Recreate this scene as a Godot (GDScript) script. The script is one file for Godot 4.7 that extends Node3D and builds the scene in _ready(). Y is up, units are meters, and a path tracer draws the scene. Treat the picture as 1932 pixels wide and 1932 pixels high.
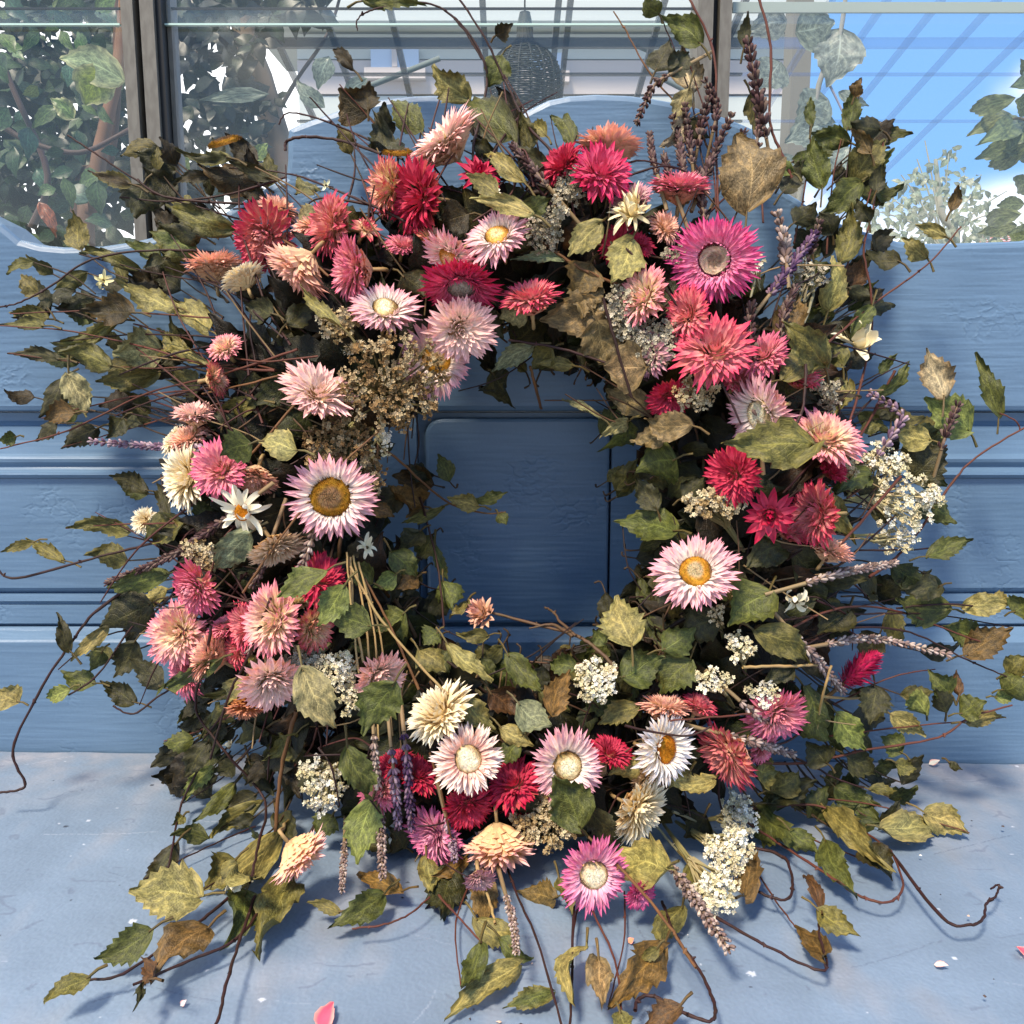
extends Node3D
# A dried flower wreath leaning on a blue painted bench in front of a window.

const F := 1855.0                      # focal length in photo pixels (photo taken as 1932 pixels wide)
const EYE := Vector3(0, 0.2845, 0.66)
const RX := 430.0                      # centre line of the wreath, in photo pixels
const RY := 470.0
const TILT := 0.0135                   # the seat drops a little to the right
const PITCH := 10.0
var rng := RandomNumberGenerator.new()
var counts := {}
var M := {}
var heads := []                         # where the blooms sit, so that filler leaves stay off them
var wreath: Node3D
var look: Basis

# ---------------------------------------------------------------- helpers
class Shape:
	var v := PackedVector3Array()
	var c := PackedColorArray()
	var uv := PackedVector2Array()
	var idx := PackedInt32Array()
	func vert(p: Vector3, col := Color.WHITE, t := Vector2.ZERO) -> int:
		v.append(p); c.append(col); uv.append(t)
		return v.size() - 1
	func tri(a: int, b: int, d: int) -> void:
		idx.append(a); idx.append(b); idx.append(d)
	func quad(a: int, b: int, d: int, e: int) -> void:
		tri(a, b, d); tri(a, d, e)
	func mesh(smooth := true) -> ArrayMesh:
		var arr := []
		arr.resize(Mesh.ARRAY_MAX)
		arr[Mesh.ARRAY_VERTEX] = v
		arr[Mesh.ARRAY_COLOR] = c
		arr[Mesh.ARRAY_TEX_UV] = uv
		arr[Mesh.ARRAY_INDEX] = idx
		var st := SurfaceTool.new()
		st.create_from_arrays(arr)
		if not smooth:
			st.deindex()
			st.set_smooth_group(-1)
			var flat := ArrayMesh.new()
			var out := st.commit_to_arrays()
			var pts: PackedVector3Array = out[Mesh.ARRAY_VERTEX]
			var nor := PackedVector3Array()
			nor.resize(pts.size())
			for i in range(0, pts.size(), 3):
				var n := (pts[i + 2] - pts[i]).cross(pts[i + 1] - pts[i]).normalized()
				nor[i] = n; nor[i + 1] = n; nor[i + 2] = n
			out[Mesh.ARRAY_NORMAL] = nor
			flat.add_surface_from_arrays(Mesh.PRIMITIVE_TRIANGLES, out)
			return flat
		st.generate_normals()
		return st.commit()

func numbered(called: String, parent: Node) -> String:
	var key := str(parent.get_instance_id()) + called
	var n: int = counts.get(key, 0)
	counts[key] = n + 1
	return called if n == 0 else "%s_%03d" % [called, n]

func put(called: String, mesh: Mesh, m: Material, parent: Node = self, at_ := Vector3.ZERO) -> MeshInstance3D:
	var o := MeshInstance3D.new()
	o.name = numbered(called, parent)
	o.mesh = mesh
	o.material_override = m
	o.position = at_
	parent.add_child(o, true)
	return o

func base(called: String, at_ := Vector3.ZERO, parent: Node = self) -> Node3D:
	var o := Node3D.new()
	o.name = numbered(called, parent)
	o.position = at_
	parent.add_child(o, true)
	return o

func tag(o: Node, label: String, category: String, group := "", kind := "") -> void:
	if label: o.set_meta("label", label)
	if category: o.set_meta("category", category)
	if group: o.set_meta("group", group)
	if kind: o.set_meta("kind", kind)

func lin(hex: String) -> Color:
	return Color(hex).srgb_to_linear()

func rnd(a: float, b: float) -> float:
	return rng.randf_range(a, b)

func vary(col: Color, amount: float) -> Color:
	var k := 1.0 + rnd(-amount, amount)
	return Color(col.r * k * (1 + rnd(-amount, amount) * 0.4), col.g * k, col.b * k * (1 + rnd(-amount, amount) * 0.4))

func ray(px: float, py: float) -> Vector3:
	return look * Vector3((px - 966) / F, (966 - py) / F, -1)

func at(px: float, py: float, z: float) -> Vector3:
	var d := ray(px, py)
	return EYE + d * ((z - EYE.z) / d.z)

func scale_at(p: Vector3) -> float:   # metres per photo pixel at a point
	return (p - EYE).dot(look * Vector3(0, 0, -1)) / F

func swell(px: float, py: float) -> float:   # how far the ring of the wreath stands out
	var q := Vector2((px - 975) / RX, (py - 955) / RY).length()
	var d := (q - 1.0) * 450.0 / 262.0
	return 0.060 * sqrt(maxf(0.0, 1.0 - d * d))

func spot(px: float, py: float, lift := 0.0, floor_at := 0.006) -> Vector3:
	var z := clampf(remap(py, 250, 1650, 0.046, 0.118), 0.03, 0.13) + swell(px, py) + lift
	var p := at(px, py, maxf(z, 0.028))
	if p.y < floor_at - TILT * p.x:
		var d := ray(px, py)
		p = EYE + d * ((floor_at + maxf(0, lift) - EYE.y) / d.y)
		p = EYE + d * ((floor_at - TILT * p.x + maxf(0, lift) - EYE.y) / d.y)
	return p

func box(s: Shape, lo: Vector3, hi: Vector3, col := Color.WHITE) -> void:
	var k := []
	for i in 8:
		k.append(Vector3(hi.x if i & 1 else lo.x, hi.y if i & 2 else lo.y, hi.z if i & 4 else lo.z))
	for f in [[0, 2, 3, 1], [4, 5, 7, 6], [0, 1, 5, 4], [2, 6, 7, 3], [0, 4, 6, 2], [1, 3, 7, 5]]:
		var n := s.v.size()
		for i in 4:
			var p: Vector3 = k[f[i]]
			s.vert(p, col, Vector2(p.x / 0.75 + 0.5, (0.46 - p.y) / 0.75))
		s.quad(n, n + 1, n + 2, n + 3)

func smooth_path(pts: Array, sub := 5) -> PackedVector3Array:
	var out := PackedVector3Array()
	for i in pts.size() - 1:
		var a: Vector3 = pts[maxi(i - 1, 0)]
		var b: Vector3 = pts[i]
		var c: Vector3 = pts[i + 1]
		var d: Vector3 = pts[mini(i + 2, pts.size() - 1)]
		for k in sub:
			out.append(b.cubic_interpolate(c, a, d, float(k) / sub))
	out.append(pts[-1])
	return out

func tube(s: Shape, path: PackedVector3Array, r0: float, r1: float, col: Color, sides := 5, rough := 0.15) -> void:
	var up := Vector3(0.31, 0.85, 0.42)
	var last := -1
	for i in path.size():
		var t := (path[mini(i + 1, path.size() - 1)] - path[maxi(i - 1, 0)]).normalized()
		var a := t.cross(up)
		if a.length() < 0.05:
			a = t.cross(Vector3(0.9, 0.1, -0.3))
		a = a.normalized()
		var b := t.cross(a)
		var r := lerpf(r0, r1, float(i) / maxi(path.size() - 1, 1)) * (1 + rnd(-rough, rough))
		var n := s.v.size()
		var cc := vary(col, 0.15)
		for k in sides:
			var w := TAU * k / sides
			s.vert(path[i] + (a * cos(w) + b * sin(w)) * r, cc, Vector2(float(k) / sides, i * 0.2))
		if last >= 0:
			for k in sides:
				var k2 := (k + 1) % sides
				s.quad(last + k, last + k2, n + k2, n + k)
		last = n

func mat(col: Color, rough: float, vertex := true, back := 0.0, spec := 0.5) -> StandardMaterial3D:
	var m := StandardMaterial3D.new()
	m.albedo_color = col
	m.roughness = rough
	m.metallic_specular = spec
	m.vertex_color_use_as_albedo = vertex
	m.cull_mode = BaseMaterial3D.CULL_DISABLED
	if back > 0:
		m.backlight_enabled = true
		m.backlight = Color(back, back, back)
	return m

func noise(seed_: int, freq: float, oct := 4, kind := FastNoiseLite.TYPE_SIMPLEX_SMOOTH) -> FastNoiseLite:
	var n := FastNoiseLite.new()
	n.seed = seed_
	n.frequency = freq
	n.noise_type = kind
	n.fractal_octaves = oct
	return n

func grey(n: FastNoiseLite, w: int, h: int, size_: int) -> PackedByteArray:
	var im := n.get_image(w, h, false, false, true)
	im.convert(Image.FORMAT_L8)
	if w != size_ or h != size_:
		im.resize(size_, size_, Image.INTERPOLATE_CUBIC)
	return im.get_data()

func as_texture(data: PackedByteArray, size_: int, format: int) -> ImageTexture:
	var im := Image.create_from_data(size_, size_, false, format, data)
	return ImageTexture.create_from_image(im)

func as_normals(data: PackedByteArray, size_: int, strength: float) -> ImageTexture:
	var im := Image.create_from_data(size_, size_, false, Image.FORMAT_L8, data)
	im.convert(Image.FORMAT_RGBA8)
	im.bump_map_to_normal_map(strength)
	return ImageTexture.create_from_image(im)

# ---------------------------------------------------------------- light
func make_view() -> void:
	look = Basis(Vector3.RIGHT, deg_to_rad(-PITCH))
	var cam := Camera3D.new()
	cam.name = "camera"
	cam.fov = rad_to_deg(2 * atan(966 / F))
	cam.near = 0.02
	cam.far = 400
	cam.transform = Transform3D(look, EYE)
	add_child(cam)
	cam.current = true
	var sun := DirectionalLight3D.new()
	sun.name = "sun"
	sun.light_energy = SUN
	sun.light_color = Color(1, 0.94, 0.85)
	sun.light_angular_distance = 10.0
	sun.shadow_enabled = true
	sun.look_at_from_position(Vector3(-0.32, 1.0, 0.60), Vector3.ZERO)
	add_child(sun)
	var e := Environment.new()
	e.background_mode = Environment.BG_SKY
	e.sky = Sky.new()
	var ps := PanoramaSkyMaterial.new()
	ps.panorama = sky_picture()
	ps.energy_multiplier = SKY
	e.sky.sky_material = ps
	e.tonemap_mode = Environment.TONE_MAPPER_LINEAR
	e.tonemap_exposure = EXPOSURE
	e.sdfgi_enabled = true
	e.ssao_enabled = true
	e.ssil_enabled = true
	var we := WorldEnvironment.new()
	we.name = "world_environment"
	we.environment = e
	add_child(we)

const SUN := 0.85
const SKY := 1.25
const EXPOSURE := 2.2

func sky_picture() -> ImageTexture:
	var w := 768
	var h := 384
	var im := Image.create(w, h, false, Image.FORMAT_RGBF)
	var n := noise(11, 1.6, 5)
	for j in h:
		var lat := PI * (0.5 - (j + 0.5) / h)
		for i in w:
			var lon := wrapf(TAU * (i + 0.5) / w, -PI, PI)   # the first column looks along -z
			var d := Vector3(sin(lon) * cos(lat), sin(lat), -cos(lon) * cos(lat))
			var up := maxf(d.y, 0.0)
			var blue := Color(0.110, 0.240, 0.43).lerp(Color(0.065, 0.155, 0.37), pow(up, 0.6))
			# a bright bank of cloud over the left half of the view, scattered cloud elsewhere
			var east := rad_to_deg(lon)
			var bank := 1.0 - smoothstep(3.0, 13.0, east + 8.0 * n.get_noise_3d(d.x * 2, d.y * 2, d.z * 2))
			bank *= smoothstep(-150.0, -80.0, east)
			var low := 0.75 * (1.0 - smoothstep(0.06, 0.17, up + 0.10 * n.get_noise_3d(d.x * 3, d.y * 9, d.z * 3)))
			var puff := smoothstep(0.12, 0.40, n.get_noise_3d(d.x * 1.4 / (up + 0.35), 0.0, d.z * 1.4 / (up + 0.35)))
			var cover := clampf(maxf(maxf(bank, low), puff * 0.9), 0, 1)
			var c := blue.lerp(Color(0.74, 0.75, 0.76), cover)
			if d.y < 0:
				c = Color(0.20, 0.20, 0.20)
			im.set_pixel(i, j, c)
	return ImageTexture.create_from_image(im)

# ---------------------------------------------------------------- materials
func make_materials() -> void:
	M.petal = mat(Color.WHITE, 0.55, true, 0.45, 0.35)
	M.disc = mat(Color.WHITE, 0.85, true, 0.0, 0.2)
	M.floret = mat(Color.WHITE, 0.8, true, 0.25, 0.25)
	M.twig = mat(Color.WHITE, 0.6, true, 0.0, 0.4)
	M.leaf = mat(Color.WHITE, 0.5, true, 0.3, 0.4)
	M.green = mat(Color.WHITE, 0.4, true, 0.6, 0.45)
	M.plain = mat(Color.WHITE, 0.7, true)
	leaf_textures()
	paint_textures()

func leaf_textures() -> void:
	var n := 256
	var blot := grey(noise(3, 0.022, 4), n, n, n)
	var fine := grey(noise(4, 0.09, 3), n, n, n)
	var colour := PackedByteArray()
	colour.resize(n * n * 3)
	var high := PackedByteArray()
	high.resize(n * n)
	for j in n:
		var t := float(j) / n
		for i in n:
			var s := absf(float(i) / n * 2 - 1)
			var mid := exp(-pow(s / (0.035 * (1.15 - t)), 2))
			var q := (t - 0.42 * pow(s, 1.15)) * 7.5
			var f := absf(q - roundf(q))
			var side := exp(-pow(f / 0.07, 2)) * clampf(1.1 - s, 0, 1) * (1.0 if q > 0.2 else 0.0)
			var q2 := (t * 0.7 + s * 0.9) * 21.0
			var net := exp(-pow(absf(q2 - roundf(q2)) / 0.16, 2)) * 0.22
			var vein := clampf(maxf(maxf(mid, side * 0.75), net), 0, 1)
			var b := blot[j * n + i] / 255.0 - 0.5
			var fi := fine[j * n + i] / 255.0 - 0.5
			var k := 0.70 + 0.42 * b + 0.22 * fi + 0.26 * vein
			var o := (j * n + i) * 3
			colour[o] = int(clampf(k + 0.08 * maxf(b, 0) + 0.03 * vein, 0, 1) * 255)
			colour[o + 1] = int(clampf(k + 0.02 * vein, 0, 1) * 255)
			colour[o + 2] = int(clampf(k - 0.10 * maxf(b, 0) + 0.02 * vein, 0, 1) * 255)
			high[j * n + i] = int(clampf(0.55 - 0.3 * vein + 0.30 * fi + 0.3 * b, 0, 1) * 255)
	M.leaf.albedo_texture = as_texture(colour, n, Image.FORMAT_RGB8)
	M.leaf.normal_enabled = true
	M.leaf.normal_texture = as_normals(high, n, 5.0)
	M.leaf.normal_scale = 1.5
	M.green.albedo_texture = M.leaf.albedo_texture

func paint_textures() -> void:
	var n := 1024
	var strokes := grey(noise(21, 0.20, 4), 60, n, n)
	var strokes2 := grey(noise(22, 0.05, 4), 180, n, n)
	var fine := grey(noise(23, 0.25, 2), n, n, n)
	var wide := grey(noise(24, 0.004, 3), n, n, n)
	var cell := grey(noise(25, 0.06, 4, FastNoiseLite.TYPE_SIMPLEX), 600, n, n)
	var mask := grey(noise(26, 0.009, 3), n, n, n)
	var high := PackedByteArray()
	high.resize(n * n)
	var tone := PackedByteArray()
	tone.resize(n * n * 3)
	for k in n * n:
		var st := (strokes[k] - 128) / 255.0
		var s2 := (strokes2[k] - 128) / 255.0
		var fi := (fine[k] - 128) / 255.0
		var wrinkle := absf(cell[k] - 128) / 128.0
		var where := clampf((mask[k] - 158) / 40.0, 0, 1)
		var h := 0.5 + 0.26 * st + 0.20 * s2 + 0.05 * fi - where * maxf(0.0, 0.30 - wrinkle) * 1.2
		high[k] = int(clampf(h, 0, 1) * 255)
		var w := (wide[k] - 128) / 255.0
		var v := 0.90 + 0.12 * w + 0.05 * st + 0.03 * s2 + 0.03 * fi
		tone[k * 3] = int(clampf(v + 0.05 * w, 0, 1) * 255)
		tone[k * 3 + 1] = int(clampf(v + 0.02 * w, 0, 1) * 255)
		tone[k * 3 + 2] = int(clampf(v, 0, 1) * 255)
	M.back = mat(Color(BLUE.r, BLUE.g, BLUE.b), 0.42, false, 0.0, 0.5)
	M.back.albedo_texture = as_texture(tone, n, Image.FORMAT_RGB8)
	M.back.normal_enabled = true
	M.back.normal_texture = as_normals(high, n, 7.0)
	M.back.normal_scale = 0.2
	# the seat: worn, dusty, scuffed, flecked
	var smear := grey(noise(31, 0.011, 4), n, 420, n)
	var dust := grey(noise(32, 0.02, 5), n, n, n)
	var scuff := grey(noise(33, 0.012, 3), 260, n, n)
	for j in n:
		var z := float(j) / n * 0.75
		var rear := 1.0 - smoothstep(0.02, 0.13, z)
		for i in n:
			var k := j * n + i
			var d := (dust[k] - 128) / 255.0
			var sm := (smear[k] - 128) / 255.0
			var sc := (scuff[k] - 128) / 255.0
			var fi := (fine[k] - 128) / 255.0
			var dirt := clampf(rear * (0.66 + 1.5 * d) + maxf(0, sm - 0.10) * 2.0, 0, 1) * 0.72
			var v := 0.92 + 0.10 * sm + 0.08 * sc + 0.05 * fi
			var c := Color(SEAT.r * v, SEAT.g * v, SEAT.b * v).lerp(Color(0.60, 0.585, 0.60) * (0.95 + 0.3 * d), dirt)
			var mark := clampf((absf(sc + 0.5 * sm) - 0.012) / 0.01, 0, 1)
			if mark < 1 and d > 0.12:
				c = c.lerp(Color(0.36, 0.39, 0.46), (1 - mark) * 0.35)
			tone[k * 3] = int(clampf(c.r, 0, 1) * 255)
			tone[k * 3 + 1] = int(clampf(c.g, 0, 1) * 255)
			tone[k * 3 + 2] = int(clampf(c.b, 0, 1) * 255)
			high[k] = int(clampf(0.5 + 0.3 * sc + 0.22 * d + 0.10 * fi, 0, 1) * 255)
	var im := Image.create_from_data(n, n, false, Image.FORMAT_RGB8, tone)
	var r := RandomNumberGenerator.new()
	r.seed = 77
	for k in 170:   # chips of white paint and dark specks
		var x := r.randi_range(4, n - 8)
		var y := int(pow(r.randf(), 1.3) * 560) + 4
		var white := r.randf() < 0.6
		var c := Color(0.86, 0.87, 0.9) if white else Color(0.16, 0.17, 0.2)
		var rad := r.randi_range(1, 1 if r.randf() < 0.8 else 3)
		for yy in range(-rad, rad + 1):
			for xx in range(-rad, rad + 1):
				if xx * xx + yy * yy <= rad * rad * r.randf_range(0.5, 1.2):
					im.set_pixel(x + xx, y + yy, im.get_pixel(x + xx, y + yy).lerp(c, 0.7))
	for k in 90:   # fine scratches and scuffs
		var p := Vector2(r.randf() * n, r.randf() * 600)
		var dirn := r.randf_range(-0.5, 0.5) + (PI / 2 if r.randf() < 0.2 else 0.0)
		var steps := r.randi_range(10, 90)
		var c := Color(0.72, 0.74, 0.79) if r.randf() < 0.55 else Color(0.30, 0.33, 0.40)
		var strength := r.randf_range(0.12, 0.45)
		for q in steps:
			p += Vector2(cos(dirn), sin(dirn))
			dirn += r.randf_range(-0.05, 0.05)
			if p.x > 1 and p.y > 1 and p.x < n - 2 and p.y < n - 2 and r.randf() < 0.8:
				im.set_pixel(int(p.x), int(p.y), im.get_pixel(int(p.x), int(p.y)).lerp(c, strength))
	M.seat = mat(Color.WHITE, 0.4, false, 0.0, 0.5)
	M.seat.albedo_texture = ImageTexture.create_from_image(im)
	M.seat.normal_enabled = true
	M.seat.normal_texture = as_normals(high, n, 4.0)
	M.seat.normal_scale = 0.7

const BLUE := Color(0.405, 0.520, 0.632)
const SEAT := Color(0.505, 0.575, 0.655)

# ---------------------------------------------------------------- bench
func profile(s: Shape, line: Array, x0: float, x1: float) -> void:   # line of [photo row, z in mm], drawn out sideways
	var pts := []
	for q in line:
		var z: float = q[1] * 0.001
		pts.append(Vector3(0, at(966, q[0], z).y, z))
	for i in pts.size() - 1:
		var a: Vector3 = pts[i]
		var b: Vector3 = pts[i + 1]
		var n := s.v.size()
		for p in [Vector3(x0, a.y, a.z), Vector3(x1, a.y, a.z), Vector3(x1, b.y, b.z), Vector3(x0, b.y, b.z)]:
			s.vert(p, Color.WHITE, Vector2(p.x / 0.75 + 0.5, (0.46 - p.y) / 0.75 + p.z * 0.7))
		s.quad(n, n + 1, n + 2, n + 3)
	var backs := -0.028
	for x in [x0, x1]:   # close the ends
		for i in pts.size() - 1:
			var n := s.v.size()
			for p in [Vector3(x, pts[i].y, pts[i].z), Vector3(x, pts[i + 1].y, pts[i + 1].z), Vector3(x, pts[i + 1].y, backs), Vector3(x, pts[i].y, backs)]:
				s.vert(p, Color.WHITE, Vector2(p.z / 0.75, (0.46 - p.y) / 0.75))
			if x == x0: s.quad(n, n + 1, n + 2, n + 3)
			else: s.quad(n, n + 3, n + 2, n + 1)
	var n2 := s.v.size()
	var top: Vector3 = pts[0]
	var bot: Vector3 = pts[-1]
	for p in [Vector3(x0, top.y, backs), Vector3(x1, top.y, backs), Vector3(x1, bot.y, backs), Vector3(x0, bot.y, backs)]:
		s.vert(p, Color.WHITE, Vector2(p.x / 0.75, p.y / 0.75))
	s.quad(n2, n2 + 3, n2 + 2, n2 + 1)
	for k in [0, 1]:
		var p: Vector3 = pts[0] if k == 0 else pts[-1]
		var n := s.v.size()
		for c in [Vector3(x0, p.y, backs), Vector3(x1, p.y, backs), Vector3(x1, p.y, p.z), Vector3(x0, p.y, p.z)]:
			s.vert(c, Color.WHITE, Vector2(c.x / 0.75, c.z / 0.75))
		if k == 0: s.quad(n, n + 1, n + 2, n + 3)
		else: s.quad(n, n + 3, n + 2, n + 1)

func board(outline: PackedVector2Array, front: float, backz: float, edge: float) -> ArrayMesh:   # a sawn board with eased edges
	var s := Shape.new()
	var n := outline.size()
	var inner := PackedVector2Array()
	for i in n:
		var t := (outline[(i + 1) % n] - outline[(i - 1 + n) % n]).normalized()
		inner.append(outline[i] + Vector2(-t.y, t.x) * edge * (1.0 if not Geometry2D.is_polygon_clockwise(outline) else -1.0))
	var tris := Geometry2D.triangulate_polygon(inner)
	for p in inner:
		s.vert(Vector3(p.x, p.y, front), Color.WHITE, Vector2(p.x / 0.75 + 0.5, (0.46 - p.y) / 0.75))
	var flip := Geometry2D.is_polygon_clockwise(outline)
	for i in range(0, tris.size(), 3):
		if flip: s.tri(tris[i], tris[i + 1], tris[i + 2])
		else: s.tri(tris[i], tris[i + 2], tris[i + 1])
	var rings := []
	for k in 4:
		var m := s.v.size()
		for i in n:
			var a := 1.0 - k / 2.0
			var p := outline[i]
			var z := front - edge
			if k == 0: p = inner[i]; z = front
			elif k == 1: p = inner[i].lerp(outline[i], 0.7); z = front - edge * 0.3
			elif k == 3: z = backz
			s.vert(Vector3(p.x, p.y, z), Color.WHITE, Vector2(p.x / 0.75 + 0.5, (0.46 - p.y) / 0.75 + k * 0.013))
		rings.append(m)
	for k in 3:
		for i in n:
			var j := (i + 1) % n
			var a: int = rings[k] + i
			var b: int = rings[k] + j
			var c: int = rings[k + 1] + j
			var d: int = rings[k + 1] + i
			if flip: s.quad(a, d, c, b)
			else: s.quad(a, b, c, d)
	return s.mesh(false)

func make_bench() -> void:
	var b := base("bench")
	tag(b, "blue painted wooden bench with scalloped backrest, wreath standing on its scuffed seat", "bench")
	# top board with its scrolled upper edge
	var px := [[-420, 400], [-300, 372], [-160, 372], [-60, 392], [0, 422], [36, 452], [75, 462], [120, 466], [190, 464], [252, 455], [310, 441], [365, 424], [418, 403], [468, 371], [505, 350], [538, 333], [541, 300], [541, 262], [543, 243], [556, 236], [585, 225], [612, 216], [648, 203], [687, 193], [726, 185], [770, 180], [810, 178], [850, 179], [890, 183], [930, 191], [962, 203], [985, 213], [1008, 200], [1035, 187], [1075, 179], [1125, 176], [1180, 178], [1232, 184], [1283, 193], [1322, 203], [1358, 216], [1400, 232], [1425, 243], [1429, 262], [1430, 300], [1432, 333], [1470, 352], [1510, 376], [1552, 405], [1596, 424], [1640, 438], [1697, 455], [1760, 459], [1813, 458], [1880, 456], [1932, 454], [2000, 440], [2100, 400], [2250, 372], [2400, 400], [2400, 777], [-420, 777]]
	var line := PackedVector2Array()
	for q in px:
		var p := at(q[0], q[1], 0.012)
		line.append(Vector2(p.x, p.y))
	put("top_board", board(line, 0.012, -0.022, 0.004), M.back, b)
	var parts := [
		["upper_moulding", [[778.5, 1], [794, 0], [802, 2], [806, 4], [830, 4.5], [856, 6.5], [861, 9], [866, 10.5], [872, 10], [880, 7.5], [886, 8.5], [891, 11], [896, 11.5], [902, 9]]],
		["side_panel", [[902.6, 7], [1000, 7], [1109, 7], [1113, 5], [1118, 2]]],
		["lower_moulding", [[1118.4, 3], [1121, 5], [1134, 6], [1137, 4], [1140, 3.5], [1143, 6], [1176, 6.5], [1179, 3]]],
		["bottom_rail", [[1180.4, 3.5], [1183, 7], [1190, 9.5], [1207, 17], [1212, 18.5], [1300, 18.5], [1450, 18.5], [1454, 17]]]]
	for q in parts:
		for x in [[-0.78, -0.128], [0.118, 0.80]]:
			if q[0] == "bottom_rail" and x[0] > 0: continue
			var s := Shape.new()
			profile(s, q[1], x[0], x[1] if q[0] != "bottom_rail" else 0.80)
			put(q[0], s.mesh(false), M.back, b)
	# the middle: two stiles, a rail and a raised panel in a groove
	for x in [[-0.1275, -0.0635], [0.0665, 0.1175]]:
		var s := Shape.new()
		profile(s, [[778.8, 7], [783, 9], [1000, 9], [1176, 9], [1179.5, 8]], x[0], x[1])
		put("stile", s.mesh(false), M.back, b)
	var gr := Shape.new()
	profile(gr, [[778.8, 1], [1000, 1], [1179.5, 1]], -0.063, 0.066)
	put("panel_groove", gr.mesh(false), M.back, b)
	var pl := PackedVector2Array()
	var q0 := at(801, 789, 0.008)
	var q1 := at(1146, 1176, 0.008)
	for c in [[q1.x, q0.y, 0], [q0.x, q0.y, 90], [q0.x, q1.y, 180], [q1.x, q1.y, 270]]:
		var r := 0.012 if c[2] < 100 else 0.003
		var cx: float = c[0] - r * (1 if c[2] == 0 or c[2] == 270 else -1)
		var cy: float = c[1] - r * (1 if c[2] < 100 else -1)
		for k in 6:
			var a := deg_to_rad(c[2] + k * 18.0)
			pl.append(Vector2(cx + r * cos(a), cy + r * sin(a)))
	put("raised_panel", board(pl, 0.0085, 0.0012, 0.0025), M.back, b)
	# the seat, its rear edge uneven where old paint has cracked along the joint
	var s := Shape.new()
	var cols := 160
	var nz := noise(5, 0.09, 3)
	for i in cols + 1:
		var x := lerpf(-0.8, 0.8, float(i) / cols)
		var z0 := 0.0205 + 0.0012 * nz.get_noise_1d(i * 3.0) + 0.0006 * nz.get_noise_1d(i * 17.0)
		var rows := [[z0, -0.012], [z0, -0.001], [z0 + 0.002, 0.0], [0.12, 0.0], [0.30, 0.0], [0.452, 0.0], [0.462, -0.004], [0.466, -0.012], [0.466, -0.03], [0.0, -0.03]]
		for r in rows:
			s.vert(Vector3(x, r[1] - TILT * x, r[0]), Color.WHITE, Vector2(x / 0.75 + 0.5, (r[0] - r[1]) / 0.75))
		if i > 0:
			for r in rows.size() - 1:
				var a := (i - 1) * rows.size() + r
				s.quad(a, a + 1, a + rows.size() + 1, a + rows.size())
	put("seat", s.mesh(false), M.seat, b)
	for x in [-0.72, 0.72]:
		for z in [0.0, 0.42]:
			var l := Shape.new()
			box(l, Vector3(x - 0.03, -0.45, z - 0.02), Vector3(x + 0.03, -0.031, z + 0.04))
			put("leg", l.mesh(false), M.back, b)

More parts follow.
